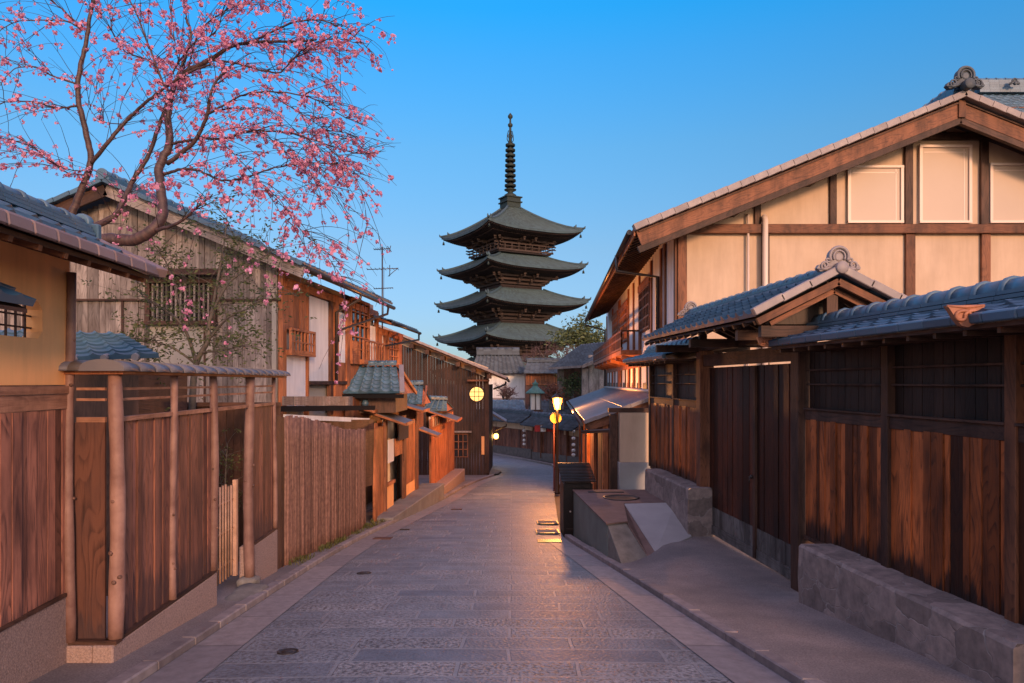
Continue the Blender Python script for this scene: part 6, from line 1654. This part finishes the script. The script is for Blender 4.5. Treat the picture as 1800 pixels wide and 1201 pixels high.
# vertical strings of white paper lanterns
def beads(px, ys_, Y, label):
    c = P(px, ys_[0], Y); t_ = thing('lantern_string', label, 'lantern string', (c.x, Y, P(0,ys_[-1],Y).z), 'strings of white lanterns')
    mb = MB(); mb.tube([P(px,ys_[0]-6,Y), P(px,ys_[-1]+3,Y)], .015, 4); build('cord', mb, M['metal_dark'], t_)
    for y in ys_:
        mb = MB(); p = P(px,y,Y); mb.lathe(p, [(.03,-.09),(.085,-.06),(.10,0),(.085,.06),(.03,.09)], 10); build('paper_lantern', mb, M['cloth_white'], t_)
beads(921.5, [747,757,766,774,781], 43.1, 'vertical string of white lanterns on the wall left of the lamp')
beads(1008, [758,771,782,792,800], 37.3, 'vertical string of white lanterns right of the lamp')
for px, w_, lab in ((955,14,'short red and white shop curtain left of the lamp post'), (990,12,'short red and white shop curtain right of the lamp post')):
    p = P(px, 752, 40.2); t_ = thing('shop_curtain', lab, 'curtain', (p.x, p.y, p.z-.3), 'shop curtains at the bend')
    for k in range(3):
        mb = MB(); x = p.x+(k-1)*.34; mb.grid(lambda u, v, x=x: (x-.15+.3*u, 40.2+.02*math.sin(u*9), lerp(P(0,759,40.2).z, P(0,748,40.2).z, v)), 6, 2, smooth=True); build('cloth_strip', mb, M['cloth_red'] if k != 1 else M['cloth_white'], t_)
    mb = MB(); mb.tube([P(px-w_,747.5,40.2), P(px+w_,747.5,40.2)], .02, 5); build('rod', mb, M['beam'], t_)
# ================================================================== TREES
def bark_mat(name, c1, c2):
    m, t, b = nodes(name); vec, _ = uvmap(t, 6, 30)
    n = N(t, 'ShaderNodeTexNoise', i_Scale=1.0, i_Detail=5.0, i_Roughness=.6); t.links.new(vec, n.inputs['Vector'])
    c = mixc(t, ramp(t, n.outputs['Fac'], [(.35, 0), (.65, 1)]), c1, c2); t.links.new(c, b.inputs['Base Color']); b.inputs['Roughness'].default_value = .6
    bump(t, b, n.outputs['Fac'], .6, .01); return m
M['cherry_bark'] = bark_mat('cherry_bark', (.085,.045,.04), (.032,.019,.019))
M['twig'] = plain('twig', (.055,.03,.035), .7, .2, 8, 0)
ch = thing('cherry_tree', 'weeping cherry tree in pink blossom leaning over the tiled wall at left', 'tree', tuple(P(60,1000,8.2)))
def Z6(pts): return [(x*.3889, y*.3889, d) for x, y, d in pts]
def smooth(pts, n=5):
    out = []
    m = len(pts)
    for i in range(m-1):
        p0, p1, p2, p3 = pts[max(i-1,0)], pts[i], pts[i+1], pts[min(i+2,m-1)]
        for k in range(n):
            t = k/n
            out.append(.5*((2*p1)+(p2-p0)*t+(2*p0-5*p1+4*p2-p3)*t*t+(3*p1-p0-3*p2+p3)*t**3))
    out.append(pts[-1]); return out
rnd = random.Random(11)
BR = [ # zoomed pixel paths with depth, start and end radius
    ([(100,2300,8.1),(150,1500,8.1),(280,1130,8.0),(450,1085,7.9),(600,1085,7.9),(690,1040,7.9),(735,960,7.95),(725,840,8.0),(722,750,8.05),(765,650,8.1),(758,540,8.15),(770,450,8.2),(790,380,8.25),(850,320,8.2),(950,270,8.1),(1050,208,8.0),(1150,190,7.9),(1300,190,7.7),(1430,180,7.5)], .12, .012),
    ([(150,1500,8.1),(240,1150,8.3),(320,975,8.4),(380,830,8.4),(410,730,8.4),(390,600,8.35),(360,480,8.3),(352,370,8.3),(375,250,8.3),(400,120,8.3),(420,0,8.3),(430,-120,8.3)], .07, .022),
    ([(412,740,8.4),(490,640,8.3),(570,550,8.3),(640,480,8.2),(740,400,8.1),(850,330,8.0),(960,290,7.9)], .03, .014),
    ([(280,1130,8.0),(450,1015,8.5),(525,970,8.6),(570,880,8.7),(612,800,8.8),(670,700,8.8),(725,550,8.8),(790,380,8.8),(860,180,8.8),(840,80,8.8)], .06, .02),
    ([(755,740,8.05),(870,650,7.9),(930,540,7.8),(950,440,7.7),(975,370,7.7),(1050,300,7.6)], .032, .012),
    ([(740,790,8.05),(820,765,7.9),(890,770,7.8),(1000,815,7.7),(1100,805,7.6),(1240,760,7.4),(1400,740,7.3),(1560,740,7.2)], .022, .005),
    ([(690,1045,7.9),(800,1010,7.7),(900,930,7.6),(960,880,7.5)], .028, .008),
    ([(775,650,8.1),(900,628,7.9),(1030,625,7.8),(1110,595,7.7),(1300,600,7.5),(1450,645,7.4),(1600,690,7.3),(1720,685,7.2)], .02, .005),
    ([(930,520,7.8),(985,490,7.7),(1090,435,7.6),(1200,415,7.5),(1400,440,7.4),(1540,520,7.3),(1660,570,7.2)], .017, .004),
    ([(1050,208,8.0),(1160,180,7.9),(1290,115,7.8),(1440,90,7.7),(1580,150,7.6),(1680,240,7.5),(1710,300,7.5)], .018, .003),
    ([(950,270,8.1),(1080,290,7.8),(1250,330,7.6),(1330,260,7.5),(1430,190,7.4),(1540,180,7.3),(1640,200,7.3)], .015, .003),
    ([(345,480,8.3),(250,487,8.1),(150,460,7.9),(0,468,7.7),(-100,520,7.6)], .016, .005),
    ([(350,380,8.3),(240,345,8.2),(160,305,8.1),(70,310,8.0),(0,385,7.9)], .014, .004),
    ([(376,125,8.3),(300,60,8.3),(235,0,8.3),(180,-80,8.3)], .014, .006),
    ([(372,140,8.3),(310,100,8.2),(200,92,8.1),(70,100,8.0),(0,140,7.9)], .012, .005),
    ([(710,305,8.2),(680,275,8.3),(570,235,8.4),(515,160,8.5),(500,95,8.5),(480,-20,8.5)], .013, .004),
    ([(745,395,8.2),(710,310,8.2),(668,195,8.2),(620,70,8.2),(585,0,8.2),(560,-60,8.2)], .018, .008),
    ([(800,250,8.5),(778,100,8.5),(765,-30,8.5)], .01, .005),
    ([(850,320,8.2),(900,150,8.1),(1000,60,8.0),(1100,20,7.9),(1230,30,7.8)], .014, .004),
    ([(740,400,8.2),(850,220,8.0),(970,150,7.9),(1010,60,7.8),(1080,-20,7.8)], .012, .005),
    ([(560,560,8.3),(450,545,8.4),(380,455,8.4)], .008, .003),
    ([(400,790,8.4),(300,780,8.2),(200,700,8.1),(100,640,8.0),(0,650,7.9)], .012, .004),
    ([(420,770,8.4),(330,770,8.2),(240,740,8.0),(150,690,7.9),(0,720,7.8)], .009, .003),
    ([(1150,810,7.6),(1260,900,7.5),(1350,1030,7.4),(1480,1160,7.4),(1560,1280,7.3)], .008, .002),
    ([(1450,645,7.4),(1560,740,7.3),(1640,880,7.3),(1660,1080,7.3)], .007, .002),
    ([(1150,595,7.7),(1250,650,7.5),(1350,760,7.4),(1500,860,7.3),(1580,960,7.3)], .008, .002),
    ([(1000,640,7.8),(1100,740,7.6),(1200,860,7.5),(1300,1000,7.4),(1400,1050,7.4)], .008, .002),
    ([(1200,415,7.5),(1340,500,7.4),(1430,560,7.4),(1560,640,7.3),(1680,690,7.3)], .008, .002),
]
limbs = []; tk = MB()
for pts, r0, r1 in BR:
    q = [P(x, y, d) for x, y, d in Z6(pts)]
    s_ = smooth(q, 6); m = len(s_)
    s_ = [p+V(rnd.uniform(-1,1), rnd.uniform(-1,1), rnd.uniform(-1,1))*.006 for p in s_]
    rad = [(.74 if r0 > .05 else .85)*lerp(r0, r1, (i/(m-1))**.8) for i in range(m)]
    tk.tube(s_, rad, 9 if r0 > .02 else 6, r=rnd.random()); limbs.append((s_, rad))
build('trunk', tk, M['cherry_bark'], ch)
# weeping twigs and blossom
tw = MB(); bl = MB()
def blossom(c, s):
    s *= rnd.choice((.6,.8,.95,1.1,1.4)); n = rnd.randint(7, 13)
    for _ in range(n):
        d = V(rnd.gauss(0,1), rnd.gauss(0,1), rnd.gauss(0,1)).normalized()
        p = c+d*s*rnd.uniform(.25,1); n2 = (d+V(rnd.gauss(0,.5),rnd.gauss(0,.5),rnd.gauss(0,.5))).normalized()
        a = n2.orthogonal().normalized(); b_ = n2.cross(a); w_ = s*rnd.uniform(.38,.62); r = min(1, max(0, rnd.gauss(.5,.28)))
        k = 5; idx = []
        ph_ = rnd.random()*6
        for j in range(k):
            t = ph_+2*math.pi*j/k; idx.append(bl.vert(p+(a*math.cos(t)+b_*math.sin(t))*w_*rnd.uniform(.7,1.1)+n2*w_*rnd.uniform(-.2,.3)))
        bl.face(idx, [(0,0)]*k, r)
def twig(p, d, L, r0=.0045, flowers=.5, sag=1.2):
    n = max(5, int(L/.09)); st = L/n; pts = [p.copy()]; d = d.normalized()
    kids = []; lim = rnd.gauss(648, 28)
    if rnd.random() < .12: lim = 690
    for i in range(n):
        d = (d+V(rnd.gauss(0,.09), rnd.gauss(0,.09), -sag*st*(.6+.5*i/n)+rnd.gauss(0,.05))).normalized()
        p = p+d*st; pts.append(p.copy())
        if CX+F*p.x/p.y > lim: break
        if rnd.random() < flowers*(.35 if i < 2 else 1):
            blossom(p+V(rnd.gauss(0,.015),rnd.gauss(0,.015),-.02), rnd.uniform(.016,.034))
            if rnd.random() < .4: blossom(p+V(rnd.gauss(0,.03),rnd.gauss(0,.03),-.03+rnd.gauss(0,.02)), rnd.uniform(.016,.03))
        if i > 1 and rnd.random() < .22: kids.append((p.copy(), (d+V(rnd.gauss(0,.6),rnd.gauss(0,.6),rnd.gauss(0,.3))).normalized(), L*rnd.uniform(.25,.5)))
    n = len(pts)-1
    tw.tube(pts, [lerp(r0, .0016, i/n) for i in range(n+1)], 3, cap=False, r=rnd.random())
    return kids
for bi, (s_, rad) in enumerate(limbs):
    m = len(s_); L = sum((s_[i+1]-s_[i]).length for i in range(m-1))
    left = bi in (1,11,12,13,14,21,22)
    thick = rad[0] > .05
    cnt = int(L*(11.5 if not thick else 5.5)*(1.0 if left else 1.15))
    for _ in range(cnt):
        k = rnd.randint(int(m*(.45 if thick else .12)), m-2)
        if thick and s_[k].z < 1.9: continue
        p = s_[k]; t = (s_[k+1]-s_[k]).normalized()
        d = V(rnd.gauss(.28 if not left else -.1,.55), rnd.gauss(-.1,.55), rnd.uniform(-.1,.7))+t*.7
        px = CX+F*p.x/p.y; 
        fl_ = .40 if px > 250 else .36
        lo = rnd.uniform(.3,.95) if px < 420 else rnd.uniform(.4,1.25)
        if px > 600: lo *= .6
        for (kp, kd, kl) in twig(p, d, lo, .0045, fl_, 1.5 if px > 350 else .8): twig(kp, kd, kl, .0028, fl_+.1, 1.5)
# blossom directly on the thin limbs
for s_, rad in limbs:
    for i in range(len(s_)-1):
        if rad[i] < .016 and rnd.random() < .5:
            for _ in range(rnd.randint(1,3)): blossom(s_[i]+V(rnd.gauss(0,.04),rnd.gauss(0,.04),rnd.gauss(-.02,.03)), rnd.uniform(.018,.036))
# hanging spray in front of the plank wall
for (x, y) in ((300,500),(315,520),(325,545),(350,540),(215,400),(230,420),(425,470),(440,440),(470,500),(395,590),(340,480)):
    p = P(x, y-60, 7.8); twig(p, V(rnd.gauss(0,.2),0,-1), .55, .003, .95, 1)
build('twigs', tw, M['twig'], ch); build('blossom', bl, M['petal'], ch)
print('blossom faces', len(bl.f), 'twig faces', len(tw.f))

def leafy(name, label, cat, base, limbs_px, Y, leafn, leaf, mat, spread, seed=3, r0=.03, group=None, tip=.6, aspect=.4, drop=0):
    rn = random.Random(seed); t_ = thing(name, label, cat, tuple(base), group)
    tb = MB(); lb = MB(); allp = []
    for path, ra, rb in limbs_px:
        q = smooth([P(x, y, Y+dy) for x, y, dy in path], 5); m = len(q)
        tb.tube(q, [lerp(ra, rb, i/(m-1)) for i in range(m)], 6); allp.append(q)
    for _ in range(leafn):
        q = rn.choice(allp); k = rn.randint(int(len(q)*(1-tip)), len(q)-1); c = q[k]+V(rn.gauss(0,spread), rn.gauss(0,spread), rn.gauss(0,spread*.7)-drop)
        for _j in range(rn.randint(4,8)):
            p = c+V(rn.gauss(0,spread*.18), rn.gauss(0,spread*.18), rn.gauss(0,spread*.15))
            a = V(rn.gauss(0,1), rn.gauss(0,1), rn.gauss(0,.5)).normalized(); b_ = a.orthogonal().normalized(); b_ = Matrix.Rotation(rn.random()*6.28, 3, a) @ b_
            l = leaf*rn.uniform(.6,1.2); w_ = l*aspect
            lb.face([lb.vert(p), lb.vert(p+a*l*.5+b_*w_*.5), lb.vert(p+a*l), lb.vert(p+a*l*.5-b_*w_*.5)], [(0,0)]*4, rn.random())
        if rn.random() < .35: tb.tube([q[k], q[k].lerp(c, .5)+V(0,0,.02), c], [.006,.004,.002], 3, cap=False)
    build('trunk', tb, M['twig2'] if mat != 'pine' else M['cherry_bark'], t_); build('foliage', lb, M[mat], t_)
    return t_
M['twig2'] = plain('grey_bark', (.14,.12,.10), .7, .2, 8, .2)
leafy('garden_tree', 'slim grey branched evergreen with sparse olive leaves in front of the plank gable', 'tree', P(340,900,10.2), [
    ([(335,1000,0),(338,720,0),(345,640,0),(365,600,0),(370,560,0),(400,500,0),(440,470,.1),(480,440,.1)], .06, .006),
    ([(345,640,0),(330,590,0),(310,560,-.1),(280,540,-.1),(250,520,-.2)], .03, .005),
    ([(370,560,0),(385,480,0),(395,420,0),(400,370,.1)], .025, .005),
    ([(365,600,0),(400,560,-.1),(440,540,-.2),(490,500,-.2)], .02, .004),
    ([(330,590,0),(300,480,.1),(280,440,.1)], .015, .004),
    ([(345,640,0),(300,610,-.2),(250,600,-.3),(225,610,-.3)], .02, .004),
    ([(350,620,0),(400,615,-.2),(430,600,-.3)], .015, .004)], 10.2, 680, .072, 'leaf', .27, 5)
leafy('garden_shrub', 'low leafy shrubs seen through the fence lattice and the gate opening', 'shrub', P(400,1000,9.4), [
    ([(398,1000,0),(396,860,0),(400,780,0)], .02, .005), ([(396,900,0),(385,820,0)], .012, .004), ([(300,900,.2),(310,700,.2),(300,640,.2)], .02, .004), ([(240,900,-.9),(250,720,-.9),(245,650,-.9)], .02, .004)], 9.4, 170, .05, 'leaf', .16, 9)
# dim board screen behind the log-post fence
scn = thing('garden_screen', 'dark board screen just inside the log post fence', 'fence', (-4.4, 9.6, g(9)))
mb = MB(); boards(mb, -5.3, 10.6, -3.45, 10.6, g(10)-.1, -.35, 12, th=.03); build('board_panel', mb, M['brown_wood'], scn)
mb = MB(); mb.bar((-5.3,10.58,-.33),(-3.45,10.58,-.33),.1,.06); build('cap_rail', mb, M['brown_wood'], scn)
leafy('pine_tree', 'small green pine tree beside the pagoda above the grey roof', 'tree', P(1020,660,82), [
    ([(1018,700,0),(1018,640,0),(1021,610,0),(1025,590,0)], .35, .12), ([(1021,610,0),(1005,597,0),(992,590,0)], .15, .05), ([(1021,608,0),(1035,598,0),(1046,592,1)], .15, .05), ([(1025,592,0),(1020,580,0),(1022,574,0)], .12, .05)], 82, 420, .55, 'pine', .95, 12, tip=.5, aspect=.35)
def baretree(label, px, py, Y, top, w_, seed, col='twig_far'):
    rn = random.Random(seed); t_ = thing('bare_tree', label, 'tree', tuple(P(px,py,Y)), 'leafless trees below the pagoda')
    mb = MB(); tb = MB()
    def grow(p, d, L, r, lv, m_):
        n = 4; pts = [p]
        for i in range(n):
            d = (d+V(rn.gauss(0,.16),rn.gauss(0,.16),rn.gauss(.03,.1))).normalized(); p = p+d*L/n; pts.append(p)
        (tb if lv < 2 else mb).tube(pts, [lerp(r, r*.6, i/n) for i in range(n+1)], 5 if lv < 2 else 3, cap=False)
        if lv < 5:
            for k in range(3 if lv < 4 else 4):
                grow(pts[rn.randint(2,n)], (d+V(rn.gauss(0,.65),rn.gauss(0,.65),rn.gauss(.08,.4))).normalized(), L*rn.uniform(.55,.78), r*.55, lv+1, m_)
    b0 = P(px,py,Y); H = (py-top)/F*Y
    for k in range(4): grow(b0+V(rn.uniform(-1,1)*w_*.3,0,0), V(rn.gauss(0,.35),rn.gauss(0,.2),1), H*.42, .14, 0, None)
    build('trunk', tb, M['twig2'], t_); build('crown', mb, M[col], t_)
M['twig_far'] = plain('brown_twigs', (.17,.10,.09), .8, .2, 2, 0)
baretree('leafless brown tree in front of the lowest pagoda roof', 952, 668, 80, 596, 4, 3)
baretree('leafless tree below the pine beside the grey roof', 990, 662, 78, 598, 4, 8)
baretree('small bare tree in front of the white house wall', 893, 712, 56, 668, .5, 21)
leafy('trimmed_shrub', 'dark green shrub under the eave of the grey house', 'shrub', P(1008,700,49), [
    ([(1006,720,0),(1006,690,0),(1006,664,0)], .12, .05), ([(1006,690,0),(1018,668,0)], .06, .03), ([(1006,690,0),(994,670,0)], .06, .03)], 49, 160, .22, 'leaf', .42, 14)
leafy('clipped_bush', 'reddish clipped bush beside the copper lantern', 'shrub', P(965,700,47), [
    ([(968,720,0),(966,690,0),(964,684,0)], .1, .05), ([(968,700,0),(978,690,0)], .06, .03), ([(968,700,0),(955,690,0)], .06, .03)], 47, 140, .2, 'redleaf' if 'redleaf' in M else 'weed', .4, 15)
